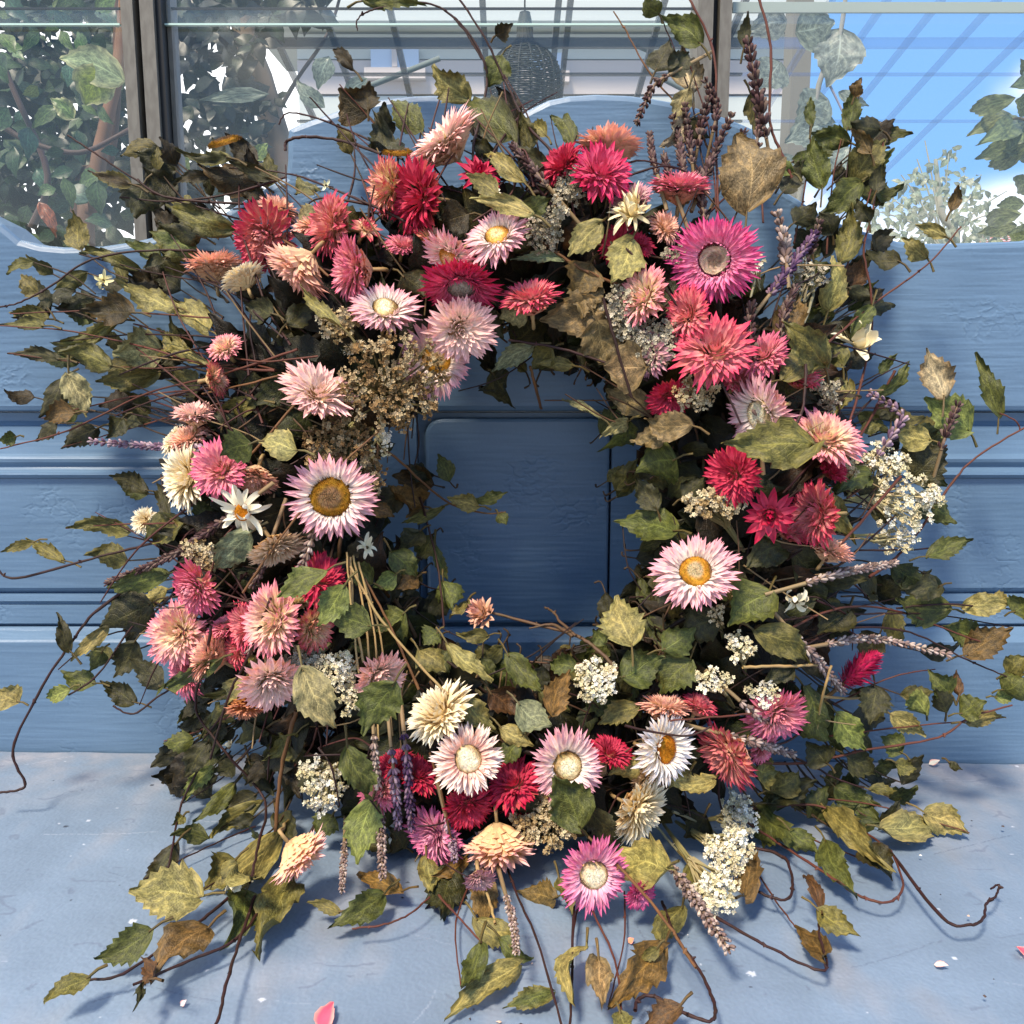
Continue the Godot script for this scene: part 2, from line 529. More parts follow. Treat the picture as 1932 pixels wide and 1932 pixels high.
# ---------------------------------------------------------------- window and what lies behind it, with its reflections built as objects
func make_window() -> void:
	var w := base("window", Vector3(0, 0.2, -0.05))
	tag(w, "grey metal framed glass window behind the blue bench backrest", "window")
	M.metal = mat(lin("b2afa8"), 0.5, false, 0.0, 0.5)
	var mg := grey(noise(44, 0.05, 5), 256, 256, 256)
	var mt := PackedByteArray()
	mt.resize(256 * 256 * 3)
	for k in 256 * 256:
		var g := 0.90 + 0.10 * clampf((mg[k] - 70) / 110.0, 0, 1)
		for q in 3: mt[k * 3 + q] = int(255 * (g - 0.02 * q * (1 - g) * 4))
	M.metal.albedo_texture = as_texture(mt, 256, Image.FORMAT_RGB8)
	M.metal.uv1_triplanar = true
	M.metal.uv1_scale = Vector3(16, 5, 16)
	M.rubber = mat(lin("141416"), 0.5, false)
	M.edge = mat(Color(0.74, 0.84, 0.79), 0.25, false)
	M.grime = mat(Color(0.62, 0.66, 0.62), 0.9, false)
	var gl := StandardMaterial3D.new()
	gl.albedo_color = Color(0.80, 0.86, 0.84, 0.055)
	gl.transparency = BaseMaterial3D.TRANSPARENCY_ALPHA
	gl.roughness = 0.02
	M.glass = gl
	var ng := grey(noise(41, 0.012, 5), 256, 256, 256)
	var dirt := PackedByteArray()
	dirt.resize(256 * 256 * 4)
	for k in 256 * 256:
		var a := clampf((ng[k] - 96) / 130.0, 0, 1)
		dirt[k * 4] = 205; dirt[k * 4 + 1] = 212; dirt[k * 4 + 2] = 206; dirt[k * 4 + 3] = int(a * 150)
	var gd := StandardMaterial3D.new()
	gd.albedo_texture = as_texture(dirt, 256, Image.FORMAT_RGBA8)
	gd.transparency = BaseMaterial3D.TRANSPARENCY_ALPHA
	gd.roughness = 0.5
	M.dusty = gd
	var o := w.position
	var y0 := 0.30
	var y1 := 0.92
	var bars := [["frame_bar", 226, 249, "metal", 0.0], ["rubber_seal", 249.5, 259.5, "rubber", -0.012], ["frame_bar", 260, 286, "metal", -0.002], ["rubber_seal", 286.5, 297, "rubber", -0.006], ["frame_lip", 297.5, 306, "metal", -0.016],
		["frame_bar", 1318, 1347, "metal", 0.0], ["rubber_seal", 1347.5, 1360, "rubber", -0.012], ["frame_bar", 1360.5, 1383, "metal", -0.002]]
	for q in bars:
		var s := Shape.new()
		var xa := at(q[1], 0, -0.045).x
		var xb := at(q[2], 0, -0.045).x
		box(s, Vector3(xa, y0, -0.075) - o, Vector3(xb, y1, -0.045 + q[4]) - o)
		put(q[0], s.mesh(false), M[q[3]], w)
	var ranges := [[-640, 226], [306.5, 1317.5], [1383.5, 2500]]
	for k in 3:
		var xa := at(ranges[k][0], 0, -0.06).x
		var xb := at(ranges[k][1], 0, -0.06).x
		for low in [true, false]:
			var s := Shape.new()
			var zz := -0.064 if low else -0.058
			var ya := y0 if low else at(966, 45, zz).y
			var yb := at(966, 18, zz).y if low else y1
			var n := s.v.size()
			for c in [[xa, yb, 0, 0], [xb, yb, 1, 0], [xb, ya, 1, 1], [xa, ya, 0, 1]]:
				s.vert(Vector3(c[0], c[1], zz) - o, Color.WHITE, Vector2(c[2], c[3]))
			s.quad(n, n + 1, n + 2, n + 3)
			put("glass_pane", s.mesh(false), M.glass if k != 1 else M.glass, w)
		var e := Shape.new()
		var ye := at(966, 45, -0.058).y
		box(e, Vector3(xa, ye - 0.0012, -0.060) - o, Vector3(xb, ye, -0.0565) - o)
		if k < 2: put("glass_edge", e.mesh(false), M.edge, w)
		var f := Shape.new()
		var yf := at(966, 18, -0.064).y
		box(f, Vector3(xa, yf, -0.0655) - o, Vector3(xb, yf + 0.001, -0.0625) - o)
		put("glass_edge", f.mesh(false), M.rubber, w)
		if k == 2:
			var g := Shape.new()
			box(g, Vector3(xa, at(966, 24, -0.061).y, -0.0625) - o, Vector3(xb, at(966, 4, -0.061).y, -0.0605) - o)
			put("weathered_rail", g.mesh(false), M.grime, w)
	var sill := Shape.new()
	box(sill, Vector3(-1.0, 0.25, -0.11) - o, Vector3(1.0, 0.297, -0.04) - o)
	put("sill", sill.mesh(false), M.metal, w)
	for s in [-1.0, 1.0]:
		var j := Shape.new()
		box(j, Vector3(minf(s * 0.72, s * 0.78), 0.30, -0.075) - o, Vector3(maxf(s * 0.72, s * 0.78), y1, -0.045) - o)
		put("frame_bar", j.mesh(false), M.metal, w)

# one leaf: base b, tip t, half width h, facing n
func blade(s: Shape, b: Vector3, t: Vector3, h: float, face: Vector3, col: Color, o := {}) -> void:
	var rows: int = o.get("rows", 14)
	var half: int = o.get("half", 3)
	var curl: float = o.get("curl", 0.4)
	var teeth: float = o.get("teeth", 0.09)
	var crink: float = o.get("crinkle", 0.05)
	var bow: float = o.get("bow", 0.1)
	var heart: float = o.get("heart", 0.07)
	var wide: float = o.get("wide", 0.30)
	var edge_col: Color = o.get("edge", col)
	var ax := t - b
	var L := ax.length()
	ax /= L
	var side := ax.cross(face).normalized()
	var nor := side.cross(ax)
	var roll: float = o.get("roll", 0.0)
	side = side.rotated(ax, roll)
	nor = nor.rotated(ax, roll)
	var hw := h
	if absf(curl) > 0.05:
		hw = h * absf(curl) / sin(minf(absf(curl), 1.5))
	hw /= maxf(0.45, cos(roll))
	var f1 := rnd(0, 6.28)
	var f2 := rnd(0, 6.28)
	var f3 := rnd(0, 6.28)
	var skew := rnd(-0.10, 0.10)
	var twist: float = o.get("twist", 0.0)
	var start := s.v.size()
	for i in rows + 1:
		var u := float(i) / rows
		var w := 0.0
		if u < wide: w = pow(sin(PI / 2 * u / wide), 0.72)
		else: w = pow(cos(PI / 2 * (u - wide) / (1 - wide)), 1.30)
		w = maxf(w, 0.012)
		for j in range(-half, half + 1):
			var q := float(j) / half
			var m := w
			var fwd := 0.0
			if absi(j) == half and u > 0.08 and u < 0.97:
				if i % 2 == 1: m *= 1 + teeth * rnd(0.1, 1.5); fwd = 0.05
				else: m *= 1 - teeth * rnd(0.3, 1.2)
			var a := q * curl * (0.55 + 0.45 * u)
			var cw := 1.0 if absf(curl) < 0.05 else sin(a) / curl / (0.55 + 0.45 * u)
			var x := (q if absf(curl) < 0.05 else cw) * hw * m
			var z := 0.0 if absf(curl) < 0.05 else (1 - cos(a)) / curl * hw * m
			z += L * crink * absf(q) * (sin(u * 11 + f1 + q * 2) * 0.7 + sin(u * 23 + f2 - q * 3) * 0.45)
			z += L * crink * 0.5 * sin(u * 7 + f3 + q * 5)
			z += bow * L * sin(PI * u)
			var y := u * L - heart * L * q * q * (1 - smoothstep(0.0, wide, u)) + fwd * L
			var sx := skew * L * sin(PI * u)
			var cc := col.lerp(edge_col, smoothstep(0.45, 1.0, absf(q)))
			cc = cc * (1 + 0.10 * sin(u * 9 + f2 + q * 3) * cos(q * 4 + f1))
			var tw := twist * (u - 0.4)
			var xx := (x + sx) * cos(tw) - z * sin(tw)
			z = (x + sx) * sin(tw) + z * cos(tw)
			s.vert(b + ax * y + side * xx + nor * z, cc, Vector2(q * 0.5 + 0.5, u))
	var cols := half * 2 + 1
	for i in rows:
		for j in cols - 1:
			var a := start + i * cols + j
			s.quad(a, a + cols, a + cols + 1, a + 1)

func branch(parent: Node3D, called: String, pts: Array, r0: float, r1: float, col: Color) -> void:
	var s := Shape.new()
	var o := parent.position
	var list := []
	for p in pts:
		list.append(p - o)
	tube(s, smooth_path(list), r0, r1, col, 8, 0.08)
	put(called, s.mesh(), M.twig, parent)

func one_leaf(parent: Node3D, b: Vector3, t: Vector3, h: float, col: Color, o := {}, m := "green") -> MeshInstance3D:
	var s := Shape.new()
	var face := (EYE - b).normalized()
	blade(s, Vector3.ZERO, t - b, h, face, col, o)
	return put("leaf", s.mesh(), M[m], parent, b - parent.position)

func scatter(parent: Node3D, called: String, n: int, x0: float, x1: float, y0: float, y1: float, z0: float, z1: float, len_: float, cols: Array, gap: FastNoiseLite = null, cut := -9.0) -> void:
	var s := Shape.new()
	for k in n:
		var px := rnd(x0, x1)
		var py := rnd(y0, y1)
		if gap and gap.get_noise_2d(px, py) < cut: continue
		var b := at(px, py, rnd(z0, z1))
		var l := len_ * rnd(0.6, 1.25)
		var d := Vector3(rnd(-1, 1), rnd(-1.1, 0.6), rnd(-0.6, 0.6)).normalized()
		var f := Vector3(rnd(-0.7, 0.7), rnd(-0.3, 0.9), 1).normalized()
		if absf(d.dot(f)) > 0.85: continue
		blade(s, b - parent.position, b + d * l - parent.position, l * rnd(0.2, 0.32), f, vary(cols[k % cols.size()], 0.25), {"rows": 5, "half": 1, "teeth": 0.0, "curl": rnd(0.1, 0.6), "crinkle": 0.02, "heart": 0.0, "wide": 0.4})
	var o := put(called, s.mesh(), M.green, parent)
	tag(o, "", "", "", "stuff")

func make_outside() -> void:
	var gr := Shape.new()
	var q := gr.v.size()
	for p in [Vector3(-200, -0.45, -200), Vector3(200, -0.45, -200), Vector3(200, -0.45, 200), Vector3(-200, -0.45, 200)]:
		gr.vert(p, Color(0.16, 0.16, 0.15))
	gr.quad(q, q + 1, q + 2, q + 3)
	tag(put("ground", gr.mesh(false), M.plain), "", "", "", "structure")
	# evergreen climber close behind the left pane
	var sh := base("variegated_shrub", Vector3(-0.5, -0.45, -0.35))
	tag(sh, "variegated green and cream leafed shrub behind the left window pane", "shrub")
	var bark := lin("7a5a44")
	branch(sh, "stem", [Vector3(-0.48, -0.45, -0.42), at(165, 520, -0.42), at(172, 400, -0.42), at(196, 250, -0.42), at(225, 120, -0.42), at(240, -60, -0.42)], 0.010, 0.006, bark)
	branch(sh, "stem", [Vector3(-0.5, -0.45, -0.45), at(140, 480, -0.45), at(205, 310, -0.45), at(222, 60, -0.45), at(210, -80, -0.45)], 0.007, 0.004, lin("5a4436"))
	branch(sh, "stem", [at(0, 235, -0.3), at(60, 270, -0.3), at(150, 288, -0.3), at(225, 255, -0.3), at(260, 235, -0.32)], 0.003, 0.002, lin("4a3a34"))
	branch(sh, "stem", [at(60, 430, -0.34), at(90, 330, -0.34), at(30, 180, -0.34), at(-20, 60, -0.34)], 0.004, 0.002, lin("4a3a34"))
	var cream := lin("dfe0a4")
	one_leaf(sh, at(230, 150, -0.2), at(112, 110, -0.2), 0.015, lin("c2d8a0"), {"edge": cream, "teeth": 0.0, "curl": 0.4, "crinkle": 0.02})
	one_leaf(sh, at(205, 128, -0.2), at(160, 198, -0.2), 0.017, lin("c6d850"), {"edge": cream, "teeth": 0.0, "curl": 0.2, "crinkle": 0.02, "wide": 0.5})
	one_leaf(sh, at(138, 222, -0.22), at(95, 185, -0.22), 0.008, lin("7a9a50"), {"edge": cream, "teeth": 0.0, "curl": 0.4})
	one_leaf(sh, at(75, 385, -0.25), at(106, 450, -0.25), 0.006, lin("b5663c"), {"teeth": 0.0, "curl": 0.6})
	var greens := [lin("4c6c44"), lin("64824c"), lin("3c5838"), lin("7a9450"), lin("527860")]
	for k in 95:
		var px := rnd(-60, 225)
		var py := rnd(-40, 470)
		var z := rnd(-0.42, -0.2)
		var b := at(px, py, z)
		var a := rnd(0, TAU)
		var l := rnd(0.013, 0.029)
		var t := b + Vector3(cos(a), sin(a) - 0.5, rnd(-0.5, 0.5)).normalized() * l
		var c: Color = vary(greens[k % 5], 0.3)
		one_leaf(sh, b, t, l * rnd(0.2, 0.36), c, {"rows": 8, "half": 2, "teeth": 0.0, "curl": rnd(0.2, 0.7), "crinkle": 0.02, "roll": rnd(-0.8, 0.8), "edge": cream if rng.randf() < 0.05 else c})
	var dark := [lin("2f452c"), lin("3a5238"), lin("263a28"), lin("4a653e")]
	var gaps := noise(51, 0.011, 3)
	scatter(sh, "foliage", 2600, -140, 232, -60, 480, -0.72, -0.44, 0.030, dark, gaps, -0.22)
	# tree with a leaning trunk behind the middle pane
	var tr := base("leaning_tree", Vector3(-0.3, -0.45, -0.9))
	tag(tr, "dark leafed tree with leaning rough trunk behind middle window pane", "tree")
	branch(tr, "trunk", [Vector3(-0.24, -0.45, -0.9), at(575, 480, -0.9), at(538, 330, -0.9), at(505, 200, -0.9), at(462, 60, -0.9), at(430, -90, -0.9)], 0.024, 0.017, lin("77695a"))
	branch(tr, "limb", [at(492, 160, -0.9), at(420, 110, -0.85), at(340, 90, -0.85), at(260, 20, -0.9)], 0.006, 0.003, lin("4e4640"))
	branch(tr, "limb", [at(520, 260, -0.9), at(450, 250, -0.84), at(390, 300, -0.8), at(330, 330, -0.8)], 0.004, 0.002, lin("4e4640"))
	branch(tr, "limb", [at(515, 230, -0.9), at(560, 150, -0.95), at(620, 60, -1.0), at(650, -40, -1.0)], 0.004, 0.002, lin("4e4640"))
	var gaps2 := noise(52, 0.013, 2)
	scatter(tr, "crown", 2600, 285, 520, -60, 470, -1.0, -0.7, 0.034, [lin("2c3c2e"), lin("223026"), lin("3c4c34"), lin("303e38")], gaps2, 0.06)
	scatter(tr, "crown", 260, 300, 620, -80, 30, -1.0, -0.7, 0.045, [lin("2c3c2e"), lin("223026"), lin("3c4c34")], gaps2, 0.0)
	for q2 in [[500, 178, 375, 190, 26], [610, 200, 560, 150, 34], [690, 150, 640, 190, 30], [620, 110, 600, 170, 40]]:
		one_leaf(tr, at(q2[0], q2[1], -0.5), at(q2[2], q2[3], -0.5), q2[4] * 0.5 * 0.00062, lin("9aaa98"), {"teeth": 0.0, "curl": 0.3, "crinkle": 0.02, "rows": 10})
	for q2 in [[355, 300, 320, 320, 40], [430, 350, 470, 320, 40], [360, 400, 330, 440, 34], [480, 300, 505, 270, 30]]:
		one_leaf(tr, at(q2[0], q2[1], -0.6), at(q2[2], q2[3], -0.6), q2[4] * 0.5 * 0.00066, lin("a4bc62"), {"teeth": 0.0, "curl": 0.3, "rows": 8})
	# boarded house beyond
	var h := base("boarded_house", Vector3(0.1, -0.45, -4.2))
	tag(h, "pale grey boarded house seen through the middle of the window", "house")
	M.board = mat(lin("e2e6e4"), 0.8, false)
	M.boardb = mat(lin("e4e0de"), 0.8, false)
	M.dark = mat(lin("3c4340"), 0.5, false)
	var ho := h.position
	var xl := at(560, 100, -4.2).x
	var xr := at(1500, 100, -4.2).x
	var yy := -0.45
	var ytop := at(966, 60, -4.2).y
	var k := 0
	while yy < ytop:
		var s := Shape.new()
		var y2 := minf(yy + 0.155, ytop)
		box(s, Vector3(xl, yy, -4.26) - ho, Vector3(xr, y2 - 0.008, -4.2 - 0.008 * (k % 2)) - ho)
		put("board", s.mesh(false), M.board if k % 3 else M.boardb, h)
		yy += 0.155
		k += 1
	for q3 in [[996, 1062, 100, 134], [700, 790, 92, 128]]:
		var s := Shape.new()
		var a := at(q3[0], q3[3], -4.17)
		var c := at(q3[1], q3[2], -4.17)
		box(s, Vector3(a.x, a.y, -4.2) - ho, Vector3(c.x, c.y, -4.165) - ho)
		var wd := put("window", s.mesh(false), mat(lin("dfe8f2"), 0.15, false), h)
		var fr := Shape.new()
		box(fr, Vector3(a.x - 0.03, a.y - 0.05, -4.2) - ho, Vector3(c.x + 0.03, a.y - 0.002, -4.15) - ho)
		box(fr, Vector3((a.x + c.x) / 2 - 0.012, a.y, -4.164) - ho, Vector3((a.x + c.x) / 2 + 0.012, c.y, -4.15) - ho)
		put("frame", fr.mesh(false), M.boardb, wd)
	var rf := Shape.new()
	box(rf, Vector3(xl - 0.2, ytop + 0.004, -4.9) - ho, Vector3(xr + 0.1, ytop + 0.09, -4.05) - ho)
	put("roof", rf.mesh(false), M.board, h)
	# a post and big leaves at the right of the house
	var vine := base("climbing_vine", Vector3(0.35, -0.45, -0.85))
	tag(vine, "grey-green big leafed vine behind the right window pane, beside a pale post", "vine")
	for q4 in [[1585, 60, 1560, 165, 92], [1505, 60, 1575, 40, 80], [1560, 190, 1500, 235, 74], [1570, 235, 1480, 270, 80], [1600, 280, 1575, 345, 56], [1470, 120, 1430, 170, 70], [1480, 40, 1410, 60, 60], [1585, 175, 1640, 200, 24], [1460, 300, 1500, 350, 60]]:
		one_leaf(vine, at(q4[0], q4[1], -0.8), at(q4[2], q4[3], -0.8), q4[4] * 0.5 * 0.00078, vary(lin("a3b0a2"), 0.1), {"curl": 0.25, "crinkle": 0.03, "teeth": 0.03})
	branch(vine, "stem", [at(1500, 420, -0.8), at(1545, 160, -0.8), at(1580, 90, -0.8), at(1600, -40, -0.8)], 0.004, 0.003, lin("8d8c84"))
	branch(vine, "stem", [at(1545, 120, -0.8), at(1580, 190, -0.8), at(1608, 250, -0.8), at(1626, 285, -0.8)], 0.002, 0.001, lin("8d8c9a"))
	var post := Shape.new()
	var pa := at(1484, 330, -1.3)
	var pb := at(1536, 0, -1.3)
	box(post, Vector3(pa.x, -0.45, -1.36), Vector3(pb.x, 1.4, -1.3))
	var cap := Shape.new()
	box(cap, Vector3(pa.x - 0.012, 1.4, -1.372), Vector3(pb.x + 0.012, 1.43, -1.288))
	var po := base("weathered_post", Vector3(0, 0, 0))
	put("shaft", post.mesh(false), mat(lin("b5b3ab"), 0.85, false), po)
	put("cap", cap.mesh(false), mat(lin("a5a39b"), 0.85, false), po)
	tag(po, "pale weathered square post standing behind the right window pane", "post")
	# pergola reflected in the panes, added as bars sloping away beyond the glass
	var pg := base("reflected_pergola", Vector3(0, 0.5, -1.5))
	tag(pg, "reflection of a slatted pergola, built as smoky rafters and battens beyond the glass", "roof frame")
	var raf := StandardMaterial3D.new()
	raf.albedo_color = Color(0.08, 0.10, 0.11, 0.62)  # dark see-through tone imitates bars mirrored in the pane
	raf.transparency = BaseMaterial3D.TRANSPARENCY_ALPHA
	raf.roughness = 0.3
	M.reflected_rafter = raf
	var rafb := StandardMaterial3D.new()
	rafb.albedo_color = Color(0.28, 0.44, 0.70, 0.20)  # faint blue tone paints the mirrored bars over the sky
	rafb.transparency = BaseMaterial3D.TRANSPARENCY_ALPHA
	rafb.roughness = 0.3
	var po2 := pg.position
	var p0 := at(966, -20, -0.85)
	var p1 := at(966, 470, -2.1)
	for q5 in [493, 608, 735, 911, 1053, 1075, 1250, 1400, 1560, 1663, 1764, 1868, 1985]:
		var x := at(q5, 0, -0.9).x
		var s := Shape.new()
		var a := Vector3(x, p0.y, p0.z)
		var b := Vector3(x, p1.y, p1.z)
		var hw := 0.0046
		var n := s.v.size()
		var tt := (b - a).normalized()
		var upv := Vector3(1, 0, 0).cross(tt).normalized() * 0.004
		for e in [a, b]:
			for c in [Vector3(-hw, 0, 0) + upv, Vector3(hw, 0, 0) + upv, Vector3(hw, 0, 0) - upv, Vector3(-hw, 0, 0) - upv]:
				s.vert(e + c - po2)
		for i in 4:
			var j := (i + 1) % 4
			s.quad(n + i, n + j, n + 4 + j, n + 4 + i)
		put("reflected_rafter", s.mesh(false), M.reflected_rafter if q5 < 1500 else rafb, pg)
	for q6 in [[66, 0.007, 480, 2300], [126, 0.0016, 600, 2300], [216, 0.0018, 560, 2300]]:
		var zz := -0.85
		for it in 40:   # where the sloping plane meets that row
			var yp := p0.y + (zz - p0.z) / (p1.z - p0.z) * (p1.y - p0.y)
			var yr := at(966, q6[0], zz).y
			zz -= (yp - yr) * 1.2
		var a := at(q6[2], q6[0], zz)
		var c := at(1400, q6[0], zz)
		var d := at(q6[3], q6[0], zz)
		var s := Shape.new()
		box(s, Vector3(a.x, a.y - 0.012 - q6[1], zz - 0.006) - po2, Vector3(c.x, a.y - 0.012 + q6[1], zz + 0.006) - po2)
		put("reflected_batten", s.mesh(false), M.reflected_rafter, pg)
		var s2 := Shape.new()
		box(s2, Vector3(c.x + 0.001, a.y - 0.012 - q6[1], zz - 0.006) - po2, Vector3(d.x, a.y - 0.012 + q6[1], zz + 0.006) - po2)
		put("reflected_batten", s2.mesh(false), rafb, pg)
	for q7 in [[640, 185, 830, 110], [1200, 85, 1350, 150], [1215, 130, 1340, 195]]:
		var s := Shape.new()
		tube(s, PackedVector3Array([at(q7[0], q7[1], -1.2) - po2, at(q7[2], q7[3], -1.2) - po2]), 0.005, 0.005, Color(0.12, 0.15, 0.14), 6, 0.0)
		put("reflected_brace", s.mesh(), M.twig, pg)
	# woven bottle-shaped lampshade
	var lc := at(990, 150, -1.0)
	var lamp := base("woven_lampshade", lc)
	tag(lamp, "dark woven bottle-shaped lampshade hanging behind the middle window pane", "lampshade")
	var um := 0.00089
	var prof := [[-2, 8], [10, 9], [22, 13], [40, 14], [52, 24], [64, 42], [80, 56], [100, 64], [130, 66], [160, 64], [180, 60]]
	var weave := Shape.new()
	for i in 34:
		var dy := 52.0 + i * 3.8
		var r := 10.0
		for z in prof.size() - 1:
			if dy >= prof[z][0] and dy <= prof[z + 1][0]:
				r = remap(dy, prof[z][0], prof[z + 1][0], prof[z][1], prof[z + 1][1])
		var ring := PackedVector3Array()
		for z in 41:
			var a := TAU * z / 40
			var wob := 1.0 + (0.03 if (z + i) % 2 else -0.03)
			ring.append(Vector3(cos(a) * r * wob, -(dy - 110) + rnd(-0.4, 0.4), sin(a) * r * wob) * um)
		tube(weave, ring, 0.0013, 0.0013, Color(0.02, 0.025, 0.02), 4, 0.0)
	put("weave", weave.mesh(), M.twig, lamp)
	for z in 18:
		var rib := []
		var a := TAU * z / 18
		for q8 in prof:
			rib.append(Vector3(cos(a) * q8[1], -(q8[0] - 110), sin(a) * q8[1]) * um)
		var s := Shape.new()
		tube(s, smooth_path(rib, 3), 0.0013, 0.0013, Color(0.03, 0.035, 0.03), 5, 0.0)
		put("rib", s.mesh(), M.twig, lamp)
	var neck := Shape.new()
	tube(neck, PackedVector3Array([Vector3(0, 112, 0) * um, Vector3(0, 100, 0) * um, Vector3(0, 72, 0) * um, Vector3(0, 58, 0) * um]), 0.008, 0.016, Color(0.03, 0.035, 0.03), 10, 0.0)
	put("neck", neck.mesh(), M.twig, lamp)
	var cord := Shape.new()
	tube(cord, PackedVector3Array([Vector3(0, 112, 0) * um, Vector3(0, 400, 0) * um]), 0.0015, 0.0015, Color(0.03, 0.03, 0.03), 5, 0.0)
	put("cord", cord.mesh(), M.twig, lamp)
	# pale small-leafed tree in the distance, right
	var pt := base("pale_tree", Vector3(1.0, -0.45, -2.4))
	tag(pt, "pale grey-green small leafed tree against blue sky behind right window pane", "tree")
	branch(pt, "trunk", [Vector3(1.0, -0.45, -2.4), at(1790, 520, -2.4), at(1775, 400, -2.4), at(1765, 300, -2.4)], 0.02, 0.006, lin("a0a08e"))
	for e in [[1700, 330], [1730, 300], [1745, 265], [1820, 330], [1850, 350], [1660, 400], [1880, 400], [1790, 290], [1900, 360], [1690, 380]]:
		branch(pt, "limb", [at(1778, 470, -2.4), at((1778 + e[0]) / 2.0, (440 + e[1]) / 2.0, -2.4), at(e[0], e[1], -2.4)], 0.004, 0.0015, lin("a0a08e"))
	var sm := Shape.new()
	for n2 in 1500:
		var px := 1640 + 300 * rng.randf()
		var py := 255 + 240 * pow(rng.randf(), 0.7)
		var crown := 290 + 60 * sin((px - 1640) * 0.03) * 0.6 + absf(px - 1745) * 0.45
		if py < crown: continue
		if noise_b.get_noise_2d(px, py) < -0.12: continue
		var b := at(px, py, rnd(-2.7, -2.1))
		var l := rnd(0.018, 0.036)
		var d := Vector3(rnd(-1, 1), rnd(-1.2, 0.3), rnd(-0.4, 0.4)).normalized()
		blade(sm, b - pt.position, b + d * l - pt.position, l * 0.24, Vector3(rnd(-0.5, 0.5), rnd(0, 0.6), 1).normalized(), vary(lin("b4c2a8"), 0.2), {"rows": 4, "half": 1, "teeth": 0.0, "curl": 0.5, "crinkle": 0.0, "heart": 0.0, "wide": 0.4})
	tag(put("crown", sm.mesh(), M.green, pt), "", "", "", "stuff")
	# branch of olive leaves at the right edge
	var ob := base("olive_leafed_tree", Vector3(1.0, -0.45, -0.6))
	tag(ob, "olive-green broad leafed tree reaching in at right edge behind the glass", "tree")
	branch(ob, "trunk", [Vector3(0.62, -0.45, -0.6), Vector3(0.60, 0.1, -0.6), at(2010, 420, -0.6), at(1990, 230, -0.6), at(1985, 60, -0.6)], 0.014, 0.006, lin("6a5f4c"))
	branch(ob, "limb", [at(1990, 300, -0.6), at(1940, 230, -0.6), at(1905, 225, -0.6)], 0.003, 0.0012, lin("6a5f4c"))
	for q9 in [[1915, 185, 1830, 210, 34], [1905, 215, 1822, 258, 36], [1925, 230, 1840, 275, 44], [1930, 255, 1838, 300, 40], [1940, 275, 1865, 315, 36], [1945, 150, 1905, 165, 40], [1950, 200, 1915, 190, 50], [1932, 385, 1880, 388, 30], [1925, 405, 1860, 420, 34], [1918, 425, 1845, 440, 30], [1960, 340, 1920, 360, 40], [1940, 225, 1900, 300, 44], [1950, 300, 1890, 285, 40], [1945, 130, 1925, 110, 26], [1960, 440, 1900, 440, 40]]:
		one_leaf(ob, at(q9[0], q9[1], -0.6 + rnd(-0.05, 0.05)), at(q9[2], q9[3], -0.6 + rnd(-0.05, 0.05)), q9[4] * 0.5 * 0.00068, vary(lin("8d9a66"), 0.18), {"teeth": 0.0, "curl": 0.35, "crinkle": 0.02, "heart": 0.02, "wide": 0.42})
	# red roofed house far right
	var rh := base("red_roofed_house", Vector3(2.6, -0.45, -4.6))
	tag(rh, "distant house with dull red roof just above the bench at far right", "house")
	var rs := Shape.new()
	var ra := at(1835, 462, -4.4)
	var rb := at(1905, 425, -4.6)
	var rx := at(2300, 425, -4.6).x
	for rr in 7:
		var f0 := rr / 7.0
		var f1 := (rr + 1) / 7.0
		var n := rs.v.size()
		var pa1 := Vector3(lerpf(ra.x, rb.x, f0), lerpf(ra.y, rb.y, f0), lerpf(-4.4, -4.9, f0) + 0.02)
		var pa2 := Vector3(lerpf(ra.x, rb.x, f1), lerpf(ra.y, rb.y, f1), lerpf(-4.4, -4.9, f1))
		var cc := vary(lin("a8665c"), 0.12)
		for p in [pa1, pa2, Vector3(rx, pa2.y, pa2.z), Vector3(rx, pa1.y, pa1.z)]:
			rs.vert(p - rh.position, cc)
		rs.quad(n, n + 1, n + 2, n + 3)
	put("roof", rs.mesh(false), M.plain, rh)
	var wl := Shape.new()
	box(wl, Vector3(ra.x + 0.08, -0.45, -4.95) - rh.position, Vector3(rx, ra.y - 0.01, -4.45) - rh.position, lin("c9c4ba"))
	put("wall", wl.mesh(false), M.plain, rh)

var noise_b := FastNoiseLite.new()

# ---------------------------------------------------------------- flowers
# palette: base, tip, outer (underside) bracts
const PALETTE := {
	"blush": ["f8e4d2", "f6bab6", "f0c89c", "pale pink"], "pinkwhite": ["f6e8da", "eaa2ae", "eec4ae", "pale pink"],
	"pink": ["f2b4b0", "e0668a", "eeb08c", "pink"], "hot": ["f2a4c0", "e04486", "d0607c", "hot pink"], "magenta": ["ea7896", "cc1854", "d85a70", "magenta pink"],
	"crimson": ["da5870", "b8163e", "dc8a72", "crimson"], "coral": ["f2b0a8", "d8345e", "eaa286", "coral red"],
	"peach": ["f4d2b0", "f0ae9e", "ecc096", "peach"], "redcream": ["f6dfb0", "cc3c5a", "f0cc94", "red and cream"],
	"cream": ["f5e0b0", "f6ead0", "eac890", "cream"], "creampink": ["f8e8bc", "ea8498", "f2bcaa", "cream and pink"],
	"white": ["f8ecda", "f4e8e4", "f0d8ac", "white"], "mauve": ["e2c6ba", "cc8c9e", "d8b498", "dusty mauve"],
	"beige": ["e2c8a0", "e0c4a8", "c89c60", "beige"], "apricot": ["f8c4b0", "f8e0d2", "f0c8a8", "apricot pink"],
	"golden": ["f4c874", "f2b6b4", "f4ca7e", "pink and gold"], "rose": ["f2b8a4", "c62c58", "f2be9c", "rose"],
	"rust": ["d08c4c", "e09c84", "c27e3c", "rust orange"], "lilac": ["f2bccb", "e0689a", "e08aa6", "lilac pink"],
}
